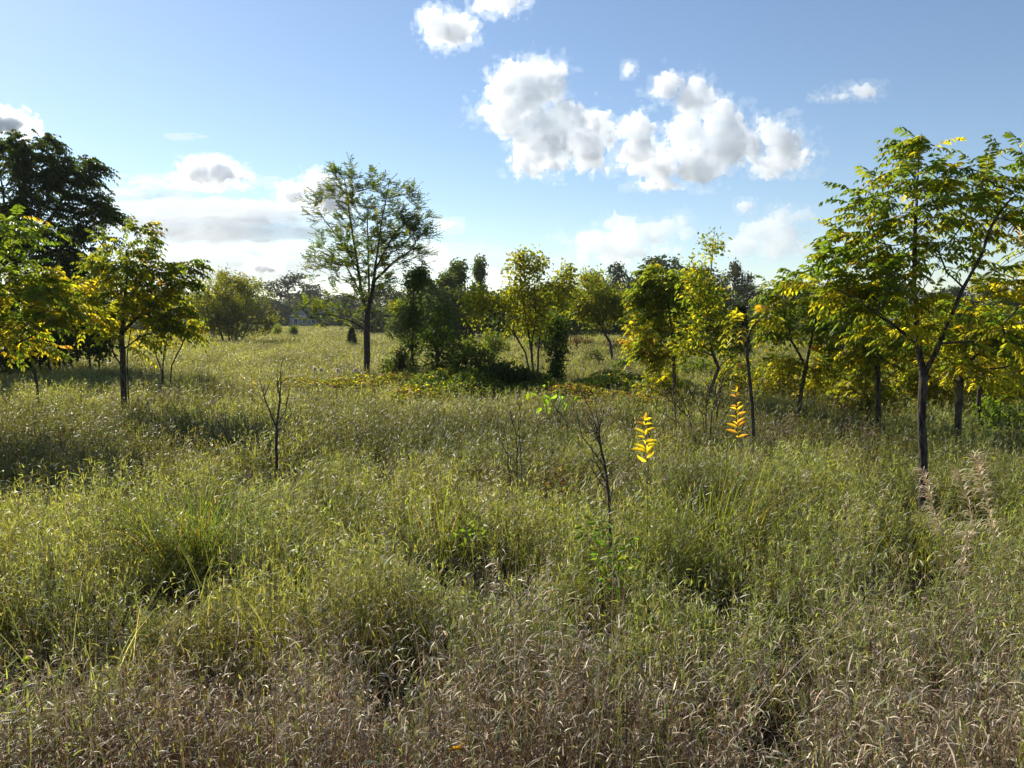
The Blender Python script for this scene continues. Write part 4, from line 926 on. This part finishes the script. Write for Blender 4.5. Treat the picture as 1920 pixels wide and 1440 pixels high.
for kind, px, top, Y, wide, lab in (
    ('airy', 545, 512, 196, 96, 'airy bare limbed grey tree rising above the house left of the elm'), ('dense', 508, 562, 190, 90, 'dark rounded tree behind the right side of the olive bushy tree'), ('dense', 605, 552, 200, 110, 'dark tree directly behind the grey gabled house'),
    ('dense', 460, 540, 195, 90, 'dark tree behind the middle of the olive bushy tree'), ('poplar', 425, 507, 170, 30, 'slim pointed tree whose tip shows above the olive bushy tree'), ('dense', 370, 548, 185, 90, 'dark tree behind the left side of the olive bushy tree'),
    ('airy', 452, 520, 160, 40, 'thin twiggy tree peeping over the olive bushy tree'), ('dense', 300, 545, 180, 110, 'dark tree seen through the left walnut crown'), ('dense', 660, 560, 185, 90, 'dark tree behind the low branch of the elm'),
    ('dense', 725, 540, 170, 90, 'dark tree right of the elm trunk behind the white roof'), ('bushy', 745, 560, 110, 60, 'bushy green tree left of the tall dark column'),
    ('poplar', 790, 500, 60, 62, 'green poplar behind the tall dark column'), ('poplar', 833, 508, 64, 60, 'green poplar above the bushy upright sapling'), ('poplar', 856, 484, 66, 52, 'tall green poplar left of the slimmest poplar'), ('poplar', 898, 476, 68, 34, 'slimmest poplar with open top left of the yellow maple'),
    ('bushy', 815, 530, 58, 90, 'broad green bushy tree low behind the columns'), ('bushy', 868, 540, 58, 80, 'bushy green tree below the slimmest poplar'), ('bushy', 765, 560, 58, 60, 'green bushy tree right behind the elm crown edge'),
    ('bushy', 935, 552, 56, 76, 'green bushy tree seen between the left lobe and the stems of the yellow maple'), ('bushy', 1000, 556, 60, 80, 'green bushy tree right behind the stems of the yellow maple'), ('bushy', 1062, 548, 57, 70, 'green bushy tree behind the shorter dark column'),
    ('bushy', 1128, 556, 59, 84, 'green bushy tree behind the leaning maple trunk'), ('bushy', 1215, 552, 62, 84, 'green bushy tree left behind the pale forked trunk'), ('bushy', 1430, 566, 64, 90, 'green bushy tree right behind the juniper'), ('bushy', 700, 572, 95, 80, 'low green bushy tree behind the elm trunk'),
    ('dense', 530, 560, 205, 100, 'dark tree left behind the grey gabled house'), ('dense', 575, 558, 210, 110, 'far dark tree right behind the grey gabled house'), ('dense', 490, 556, 204, 90, 'far dark tree behind the parked white car'),
    ('dense', 915, 555, 120, 90, 'dark tree behind the left lobe of the yellow maple'), ('dense', 960, 545, 125, 90, 'dark tree behind the middle of the yellow maple'), ('dense', 1030, 540, 120, 100, 'dark tree behind the right lobe of the yellow maple'), ('bushy', 900, 585, 100, 70, 'very dark low bushy tree under the left lobe of the maple'),
    ('dense', 1085, 545, 110, 90, 'dark tree between the two maples'), ('poplar', 1112, 505, 75, 46, 'green pointed tree behind the leaning maple'), ('dense', 1160, 500, 105, 62, 'dark round topped tree right of the leaning maple'), ('bushy', 1185, 545, 70, 80, 'green bushy tree left of the pale forked tree'),
    ('dense', 1252, 487, 85, 150, 'broad dark domed tree behind the pale forked tree'), ('dense', 1310, 508, 88, 110, 'dark rounded tree right of the broad domed tree'), ('bushy', 1065, 580, 80, 90, 'low dark bushy tree behind the shorter column'), ('bushy', 1290, 560, 60, 110, 'bushy green tree low behind the pale forked tree'),
    ('airy', 1372, 488, 90, 66, 'airy dark tree with thin top right of the bare leader'), ('dense', 1345, 545, 95, 80, 'dark tree low behind the bare leader'), ('dense', 1405, 540, 100, 100, 'dark tree behind the pointed juniper'), ('dense', 1460, 545, 105, 90, 'dark tree right of the pointed juniper'),
    ('dense', 1530, 540, 110, 110, 'dark far tree behind the slanting walnut'), ('dense', 1610, 545, 115, 110, 'dark far tree behind the straight walnut trunk'), ('dense', 1690, 542, 118, 110, 'dark far tree left behind the nearest right walnut'), ('dense', 1770, 545, 112, 110, 'dark far tree right behind the nearest right walnut'),
    ('dense', 1850, 540, 110, 110, 'dark far tree behind the thick trunk walnut'), ('dense', 1935, 545, 108, 110, 'dark far tree at the right edge'), ('bushy', 1560, 575, 70, 110, 'low bushy far tree behind the slanting walnut'), ('bushy', 1680, 580, 72, 120, 'low bushy far tree behind the nearest walnut fork'), ('bushy', 1810, 575, 70, 130, 'low bushy far tree behind the thick trunk walnut'),
    ('dense', 220, 545, 120, 120, 'dark tree behind the trunk of the left walnut'), ('dense', 120, 540, 110, 140, 'dark tree behind the thicket under the locust'), ('dense', 10, 530, 115, 140, 'dark tree behind the locust trunk'), ('bushy', 300, 578, 100, 70, 'low green bushy tree left of the olive bushy tree'),
    ('dense', 1290, 540, 190, 120, 'far dark tree behind the domed tree'), ('dense', 1130, 548, 195, 130, 'far dark tree between the leaning maple and the domed tree'), ('dense', 990, 552, 200, 130, 'far dark tree right behind the multi stemmed maple'), ('dense', 850, 548, 200, 130, 'far dark tree behind the poplars')):
    far(kind, px, top, Y, wide, lab)

# ================================================================== HOUSES AND CARS
M_SIDING = plain_mat('grey siding', (.20, .205, .22), .8, 0, .1, 6); M_SIDE2 = plain_mat('grey brown siding', (.16, .155, .16), .8, 0, .1, 6)
M_ROOF = plain_mat('dark shingles', (.06, .062, .07), .9, 0, .3, 12); M_WHITE = plain_mat('white paint', (.75, .75, .74), .6, 0, .04); M_PANE = plain_mat('dark window glass', (.015, .02, .03), .08, 0, .1)
M_PALE = plain_mat('pale shed paint', (.55, .62, .70), .6, 0, .06)
def box(mb, x0, x1, y0, y1, z0, z1):
    V = [(x, y, z) for z in (z0, z1) for y in (y0, y1) for x in (x0, x1)]
    mb.add(V, [(0, 2, 3, 1), (4, 5, 7, 6), (0, 1, 5, 4), (2, 6, 7, 3), (0, 4, 6, 2), (1, 3, 7, 5)])
def part(name, mat, root, fn, parent=None):
    m = MB(); fn(m); loc = (0, 0, 0)
    o = m.build(name, mat, parent or root); return o
def gable(m, x0, x1, y0, y1, z, h, over=.4, axis='y', th=.18):
    if axis == 'y':
        xm = (x0 + x1) / 2; a, b = y0 - over, y1 + over
        for s, e in ((x0 - over, xm), (x1 + over, xm)):
            z0 = z - over * h / ((x1 - x0) / 2)
            V = [(s, a, z0), (e, a, z + h), (e, b, z + h), (s, b, z0), (s, a, z0 + th), (e, a, z + h + th), (e, b, z + h + th), (s, b, z0 + th)]
            m.add(V, [(0, 1, 2, 3), (4, 7, 6, 5), (0, 4, 5, 1), (3, 2, 6, 7), (0, 3, 7, 4), (1, 5, 6, 2)])
    else:
        ym = (y0 + y1) / 2; a, b = x0 - over, x1 + over
        for s, e in ((y0 - over, ym), (y1 + over, ym)):
            z0 = z - over * h / ((y1 - y0) / 2)
            V = [(a, s, z0), (a, e, z + h), (b, e, z + h), (b, s, z0), (a, s, z0 + th), (a, e, z + h + th), (b, e, z + h + th), (b, s, z0 + th)]
            m.add(V, [(0, 1, 2, 3), (4, 7, 6, 5), (0, 4, 5, 1), (3, 2, 6, 7), (0, 3, 7, 4), (1, 5, 6, 2)])
def window(root, x, y, z, w, h, name='window'):
    f = part(name, M_WHITE, root, lambda m: (box(m, x, x + w, y - .10, y - .003, z, z + .1), box(m, x, x + w, y - .10, y - .003, z + h - .1, z + h), box(m, x, x + .1, y - .10, y - .003, z + .1, z + h - .1), box(m, x + w - .1, x + w, y - .10, y - .003, z + .1, z + h - .1)))
    part('pane', M_PANE, root, lambda m: box(m, x + .1, x + w - .1, y - .05, y - .02, z + .1, z + h - .1), f)
def house(label, pxl, pxr, Y, wallh, roofh, axis, siding, wins, door=None, depth=9):
    xl, xr = (pxl - 960) / FPX * Y, (pxr - 960) / FPX * Y; cx = (xl + xr) / 2; W = (xr - xl) / 2
    root = thing('house', label, 'house', (cx, Y, 0), 'houses beyond the field')
    def wall(m):
        box(m, -W, W, 0, depth, -.2, wallh)
        if axis == 'y':
            for y in (0, depth - .2): m.add([(-W, y, wallh), (W, y, wallh), (0, y, wallh + roofh), (-W, y + .2, wallh), (W, y + .2, wallh), (0, y + .2, wallh + roofh)], [(0, 1, 4, 3), (1, 2, 5, 4), (2, 0, 3, 5)], [(0, 2, 1), (3, 4, 5)])
        else:
            for x in (-W, W - .2): m.add([(x, 0, wallh), (x, depth, wallh), (x, depth / 2, wallh + roofh), (x + .2, 0, wallh), (x + .2, depth, wallh), (x + .2, depth / 2, wallh + roofh)], [(0, 1, 4, 3), (1, 2, 5, 4), (2, 0, 3, 5)], [(0, 2, 1), (3, 4, 5)])
    part('wall', siding, root, wall)
    part('roof', M_ROOF, root, lambda m: gable(m, -W, W, 0, depth, wallh + .02, roofh, .45, axis))
    part('fascia', M_WHITE, root, lambda m: box(m, -W - .4, W + .4, -.53, -.47, wallh - .45, wallh - .22) if axis == 'x' else box(m, -W, W, -.05, -.004, wallh - .2, wallh))
    for x, z, w, h in wins: window(root, x, 0, z, w, h)
    if door: window(root, door, 0, -.0, 1.1, 2.2, 'door')
house('grey gabled house with a white framed door beyond the field left of the elm', 545, 600, 182, 2.9, 2.4, 'y', M_SIDING, [(-.6, 1.0, 1.2, 1.1), (1.6, 1.0, 1.0, 1.1)], -2.7)
house('long low grey house with a dark roof behind the elm trunk', 612, 690, 188, 2.7, 2.3, 'x', M_SIDE2, [(-3.6, 1.0, 1.4, 1.1), (-.7, 1.0, 1.4, 1.1), (2.2, 1.0, 1.2, 1.1)], 3.8)
house('small pale blue grey house between the elm and the dark column', 700, 742, 175, 2.0, 1.4, 'y', M_PALE, [(-1.0, .8, 1.0, .8)], None, 6)
house('pale house half hidden behind the olive bushy tree', 318, 356, 150, 2.6, 1.8, 'x', M_PALE, [(-1.3, 1.0, 1.0, 1.0)], None, 7)

def car(label, px, Y, col, rot):
    x = (px - 960) / FPX * Y
    root = thing('parked_car', label, 'car', (x, Y, 0), 'cars parked beyond the field'); root.rotation_euler = (0, 0, rot)
    paint = plain_mat('car paint', col, .25, .3, .03)
    prof = [(-2.2, .35), (-2.25, .75), (-2.1, .95), (-1.3, 1.02), (1.2, .98), (2.0, .85), (2.22, .65), (2.2, .35)]
    cab = [(-1.55, 1.0), (-1.05, 1.42), (.35, 1.44), (1.1, 1.0)]
    def prism(m, pr, w0, w1):
        n = len(pr); V = [(a, -w0 if b < 1.2 else -w1, b) for a, b in pr] + [(a, w0 if b < 1.2 else w1, b) for a, b in pr]
        m.add(V, [(i, (i + 1) % n, n + (i + 1) % n, n + i) for i in range(n)])
        c = m.n; m.add([(sum(a for a, b in pr) / n, s * (w0 + w1) / 2, sum(b for a, b in pr) / n) for s in (-1, 1)] + V, None, [(0, 2 + (i + 1) % n, 2 + i) for i in range(n)] + [(1, 2 + n + i, 2 + n + (i + 1) % n) for i in range(n)])
    b = part('body', paint, root, lambda m: (prism(m, prof, .88, .88)))
    part('cabin', M_PANE, root, lambda m: prism(m, [(p[0], p[1] + .012) for p in cab], .80, .66))
    part('roof', paint, root, lambda m: prism(m, [(-1.08, 1.41), (-.95, 1.47), (.28, 1.48), (.4, 1.43)], .67, .67))
    for wx in (-1.35, 1.4):
        for s in (-1, 1):
            def wheel(m):
                a = np.arange(16) * math.pi / 8
                V = [(wx + .33 * math.cos(t), s * .72, .33 + .33 * math.sin(t)) for t in a] + [(wx + .33 * math.cos(t), s * .91, .33 + .33 * math.sin(t)) for t in a] + [(wx, s * .72, .33), (wx, s * .91, .33)]
                m.add(V, [(i, (i + 1) % 16, 16 + (i + 1) % 16, 16 + i) for i in range(16)], [(32, (i + 1) % 16, i) for i in range(16)] + [(33, 16 + i, 16 + (i + 1) % 16) for i in range(16)])
            part('wheel', M_PANE, root, wheel)
car('silver parked car just right of the olive bushy tree stems', 462, 158, (.55, .56, .58), .15)
car('white parked car left of the grey gabled house', 492, 162, (.75, .75, .74), -.1)
car('pale parked car seen left of the olive bushy tree stems', 385, 160, (.6, .6, .58), .1)

# ================================================================== CLOUDS
def surface_net(f, org, cell):
    """closed surface round f > 0 on a regular grid"""
    f = f.copy(); f[0] = f[-1] = -1; f[:, 0] = f[:, -1] = -1; f[:, :, 0] = f[:, :, -1] = -1
    s = f > 0
    nx, ny, nz = f.shape
    cs = (nx - 1, ny - 1, nz - 1)
    acc = np.zeros(cs + (3,)); cnt = np.zeros(cs)
    cr = [(a, b, c) for a in (0, 1) for b in (0, 1) for c in (0, 1)]
    def sub(A, o): return A[o[0]:o[0] + cs[0], o[1]:o[1] + cs[1], o[2]:o[2] + cs[2]]
    for i, p in enumerate(cr):
        for q in cr[i + 1:]:
            if sum(abs(a - b) for a, b in zip(p, q)) != 1: continue
            fp, fq = sub(f, p), sub(f, q); m = (fp > 0) != (fq > 0)
            t = np.where(m, fp / np.where(m, fp - fq, 1), 0)
            for k in range(3): acc[..., k] += np.where(m, p[k] + (q[k] - p[k]) * t, 0)
            cnt += m
    act = cnt > 0; idx = -np.ones(cs, int); idx[act] = np.arange(act.sum())
    g = np.argwhere(act); V = (g + acc[act] / cnt[act][:, None]) * cell + np.asarray(org)
    quads = []
    for ax in range(3):
        o = [0, 0, 0]; o[ax] = 1
        a = s[:nx - o[0], :ny - o[1], :nz - o[2]]; b = s[o[0]:, o[1]:, o[2]:]
        e = np.argwhere(a != b); up = a[tuple(e.T)]
        u, v = [(1, 2), (2, 0), (0, 1)][ax]
        du = np.zeros(3, int); dv = np.zeros(3, int); du[u] = 1; dv[v] = 1
        ok = (e[:, u] > 0) & (e[:, v] > 0); e, up = e[ok], up[ok]
        q = np.stack([idx[tuple((e - du - dv).T)], idx[tuple((e - dv).T)], idx[tuple(e.T)], idx[tuple((e - du).T)]], 1)
        q = np.where(up[:, None], q, q[:, ::-1]); quads.append(q)
    return V, np.concatenate(quads)

def cloud_mat(name, dens, aniso=.3, col=(.945, .96, .98)):
    m, nt, out = new_mat(name)
    v = nt.nodes.new('ShaderNodeVolumePrincipled')
    v.inputs['Color'].default_value = (*col, 1); v.inputs['Density'].default_value = dens; v.inputs['Anisotropy'].default_value = aniso
    nt.links.new(v.outputs[0], out.inputs['Volume'])
    return m

def cloud(label, Y, blobs, cell=3.0, puff=32, amp=.9, dens=.02, flat=None, depth=.6, seed=1, name='cumulus_cloud', aniso=.5, group='white cumulus clouds', stretch=1.0, soft=17):
    """blobs (px, py, rx, ry) in photograph pixels at distance Y; cell and puff sizes in the same unit"""
    k = Y / FPX
    B = np.array(blobs, float)
    cx, cy = B[:, 0].mean(), B[:, 1].mean()
    org = P(cx, cy, Y)
    bx, bz = (B[:, 0] - cx), -(B[:, 1] - cy)
    by = rng.uniform(-.3, .3, len(B)) * B[:, 2]
    rx, rz = B[:, 2], B[:, 3]; ry = (rx + rz) / 2 * depth
    lo = np.array([(bx - rx * 1.5).min(), (by - ry * 1.5).min(), (bz - rz * 1.5).min()]); hi = np.array([(bx + rx * 1.5).max(), (by + ry * 1.5).max(), (bz + rz * 1.5).max()])
    n = np.maximum(8, ((hi - lo) / cell).astype(int) + 2)
    X, Yg, Z = np.meshgrid(*[lo[i] + np.arange(n[i]) * cell for i in range(3)], indexing='ij')
    g = np.full(X.shape, -99.0)
    for i in range(len(B)):
        g = np.maximum(g, min(rx[i], rz[i]) * (1 - np.sqrt(((X - bx[i]) / rx[i]) ** 2 + ((Yg - by[i]) / ry[i]) ** 2 + ((Z - bz[i]) / rz[i]) ** 2)))
    A = amp * puff * 1.45
    m = g > -A * .85
    x, y, z = X[m], Yg[m], Z[m]
    v, a, t = 0, 1.0, 0
    for o in range(5):
        s = 2.0 ** o / puff
        v = v + a * np.abs(2 * vn3(x * s / stretch + 7 * seed, y * s + 3, z * s + 11, seed + o) - 1); t += a; a *= .76
    v = v / t
    wisp = vn3(x / puff * 3.1 / stretch, y / puff * 3.1, z / puff * 3.1, 90 + seed) + .5 * vn3(x / puff * 7 / stretch, y / puff * 7, z / puff * 7, 91 + seed)
    mb = MB(); nq = []
    for off, wv in ((0, 0), (soft, soft * 1.6)):
        if dens <= 0 and not wv: nq.append(0); continue
        f = np.full(X.shape, -99.0); f[m] = g[m] + A * (v - .42) + off * .55 + wv * (wisp - .75)
        if not (f > 0).any(): nq.append(0); continue
        V, Q = surface_net(f, lo, cell)
        mb.add(V * k, Q); nq.append(len(Q))
    o = mb.build(name, cloud_mat('cloud vapour', abs(dens) / k * 9, aniso), smooth=True)
    o.data.materials.append(cloud_mat('thin cloud edge vapour', (dens * .11 if dens > 0 else -dens) / k * 9, aniso))
    mi = np.zeros(sum(nq), np.int32); mi[nq[0]:] = 1
    o.data.polygons.foreach_set('material_index', mi)
    o.location = Vector(org)
    tag(o, label, 'cloud', group)
    return o

cloud('large white cumulus left of the middle of the sky with ragged upper tower', 3200, [(985, 170, 75, 55), (955, 205, 50, 38), (1020, 150, 45, 36), (915, 208, 34, 16), (1050, 240, 70, 50), (1010, 270, 60, 45), (1090, 265, 60, 45), (1130, 250, 34, 50), (1030, 305, 55, 26), (1190, 240, 46, 40), (1195, 275, 34, 30), (1110, 300, 45, 20)], 1.9, 56, .95, .008, seed=1)
cloud('tallest white cumulus right of the middle of the sky with a round tower top', 3400, [(1255, 170, 38, 36), (1300, 195, 52, 46), (1350, 215, 46, 42), (1285, 250, 50, 46), (1350, 270, 75, 52), (1265, 285, 60, 32), (1240, 315, 52, 18), (1320, 320, 62, 22), (1260, 342, 38, 12), (1390, 265, 40, 40)], 1.9, 56, .9, .008, seed=2)
cloud('medium white cumulus just right of the tallest cumulus', 3400, [(1450, 250, 44, 34), (1465, 280, 55, 34), (1440, 305, 46, 22), (1500, 298, 34, 18)], 1.8, 46, .95, .008, seed=3)
cloud('small white cumulus high above the lone elm', 2800, [(838, 55, 46, 30), (815, 40, 30, 22), (865, 50, 30, 22), (848, 72, 36, 14)], 2.2, 26, 1.0, .011, seed=4)
cloud('white cumulus cut by the top edge of the picture', 2800, [(920, 8, 32, 18), (950, 4, 34, 16), (900, 14, 16, 8)], 2.2, 24, 1.0, .011, seed=5)
cloud('small twin topped cumulus with grey middle over the left treetops', 3600, [(372, 322, 30, 24), (408, 320, 32, 24), (440, 328, 22, 14), (390, 336, 44, 10)], 1.8, 24, .7, .016, seed=6)
cloud('low wide hazy cumulus over the right of centre treetops', 6000, [(1165, 425, 46, 30), (1130, 450, 55, 26), (1210, 440, 55, 28), (1260, 425, 36, 20), (1180, 470, 90, 26), (1075, 448, 34, 12), (1290, 440, 20, 16)], 2.4, 46, .9, .003, seed=7)
cloud('leaning hazy cumulus low behind the right walnut', 6000, [(1480, 405, 44, 22), (1430, 435, 46, 26), (1400, 460, 40, 26), (1460, 455, 60, 30), (1510, 400, 24, 18)], 2.4, 46, .9, .003, seed=8)
cloud('bright white cloud at the left edge above the dark locust', 3000, [(15, 235, 46, 22), (-20, 225, 40, 24), (45, 248, 22, 12)], 2.4, 26, .9, .02, seed=9)
cloud('bright puff behind the left side of the elm crown', 4200, [(555, 365, 34, 20), (600, 350, 34, 26), (620, 375, 40, 22), (590, 335, 16, 14)], 2.2, 26, .9, .016, seed=10)
cloud('faint small wisp at the upper right', 3600, [(1615, 173, 30, 13), (1585, 180, 24, 6), (1545, 184, 20, 4)], 1.6, 18, 1.0, .006, seed=11)
cloud('tiny wisp above the gap between the two big cumulus', 3600, [(1180, 128, 12, 11), (1174, 136, 8, 9)], 1.2, 9, 1.1, .01, seed=12)
cloud('tiny puff above the leaning hazy cumulus', 5000, [(1396, 386, 16, 12)], 1.4, 12, .9, .009, seed=13)
cloud('grey little cloud low over the far house', 5200, [(490, 500, 24, 10), (500, 506, 22, 6)], 1.6, 16, .8, .02, seed=14)
cloud('small bright puff right of the elm crown', 5000, [(830, 425, 22, 10), (850, 420, 14, 8)], 1.6, 14, 1.0, .01, seed=15)
cloud('hazy grey and white cloud low behind the right side of the elm', 6000, [(800, 480, 55, 34), (770, 500, 50, 26), (830, 500, 40, 22), (940, 520, 60, 24)], 2.6, 40, .9, .0015, seed=16)
# thin streaked sheets low on the left
for i, (lab, B, Y, st, dn) in enumerate((
    ('broad thin white cloud sheet low on the left behind the walnut', [(420, 400, 230, 22), (330, 420, 160, 28), (520, 405, 120, 14), (430, 440, 240, 24)], 7000, 4.0, .0045),
    ('lowest thin white cloud sheet over the olive bushy tree', [(450, 475, 230, 26), (350, 490, 160, 30), (560, 490, 130, 22), (470, 510, 240, 26)], 8000, 4.0, .0040),
    ('upper streak of thin white cloud under the twin topped cumulus', [(290, 338, 70, 12), (340, 345, 80, 9), (500, 340, 40, 7), (420, 350, 60, 5)], 6500, 3.5, .006),
    ('second thin streak of cloud above the broad sheet', [(290, 370, 80, 8), (230, 360, 60, 9), (330, 372, 40, 5)], 6500, 3.5, .006),
    ('short thin streak of cloud right of the dark locust top', [(342, 256, 32, 5), (318, 252, 14, 2.5)], 6000, 3.0, .006),
    ('long faint thin cloud sheet low behind the elm and poplars', [(820, 470, 160, 14), (900, 490, 140, 14), (980, 500, 120, 12)], 8000, 4.0, .0025))):
    cloud(lab, Y, B, 2.0 if i > 1 else 3.0, 16 if i > 1 else 22, 1.0, -dn * .8, None, .16, 30 + i, 'stratus_cloud', .1, 'thin white cloud sheets on the left', st, 6)

HAZE = .0002
if HAZE:
    mb = MB(); box(mb, -2600, 2600, -60, 2700, -1.3, 26)
    m, nt_, out_ = new_mat('thin haze'); v_ = nt_.nodes.new('ShaderNodeVolumePrincipled')
    v_.inputs['Color'].default_value = (.93, .96, 1, 1); v_.inputs['Density'].default_value = HAZE; v_.inputs['Anisotropy'].default_value = .2
    nt_.links.new(v_.outputs[0], out_.inputs['Volume'])
    tag(mb.build('haze', m), 'thin pale haze over the far side of the field', 'haze', kind='stuff')

# ================================================================== LIGHT, SKY, CAMERA
SUN_EL, SUN_AZ = math.radians(33), math.radians(-41)      # azimuth from +y, negative towards -x (left)
sd = bpy.data.lights.new('Sun', 'SUN'); sd.energy = 5.0; sd.angle = math.radians(.55); sd.color = (1, .92, .78)
so = bpy.data.objects.new('Sun', sd); C.objects.link(so)
tosun = Vector((math.sin(SUN_AZ) * math.cos(SUN_EL), math.cos(SUN_AZ) * math.cos(SUN_EL), math.sin(SUN_EL)))
so.rotation_euler = tosun.to_track_quat('Z', 'Y').to_euler()
sc = bpy.context.scene
w = bpy.data.worlds.new('World'); sc.world = w; w.use_nodes = True
nt = w.node_tree; bg = nt.nodes['Background']
sky = nt.nodes.new('ShaderNodeTexSky'); sky.sky_type = 'NISHITA'; sky.sun_disc = False
sky.sun_elevation = SUN_EL; sky.sun_rotation = SUN_AZ
sky.altitude = 200; sky.air_density = 1.0; sky.dust_density = .16; sky.ozone_density = 2.1
nt.links.new(sky.outputs[0], bg.inputs['Color']); bg.inputs['Strength'].default_value = .082

cd = bpy.data.cameras.new('Camera'); co = bpy.data.objects.new('Camera', cd); C.objects.link(co)
co.location = (0, 0, CAMH); co.rotation_euler = (math.pi / 2 - PITCH, 0, 0)
cd.sensor_width = 36; cd.lens = 36 * FPX / 1920; cd.clip_start = .05; cd.clip_end = 60000
sc.camera = co
sc.view_settings.view_transform = 'Standard'; sc.view_settings.look = 'None'
sc.view_settings.exposure = .74; sc.view_settings.gamma = 1
sc.render.engine = 'CYCLES'
cy = sc.cycles
cy.max_bounces = 48; cy.diffuse_bounces = 4; cy.glossy_bounces = 2; cy.transmission_bounces = 6; cy.transparent_max_bounces = 16; cy.volume_bounces = 48
cy.use_denoising = True; cy.caustics_reflective = False; cy.caustics_refractive = False
cy.sample_clamp_indirect = 6
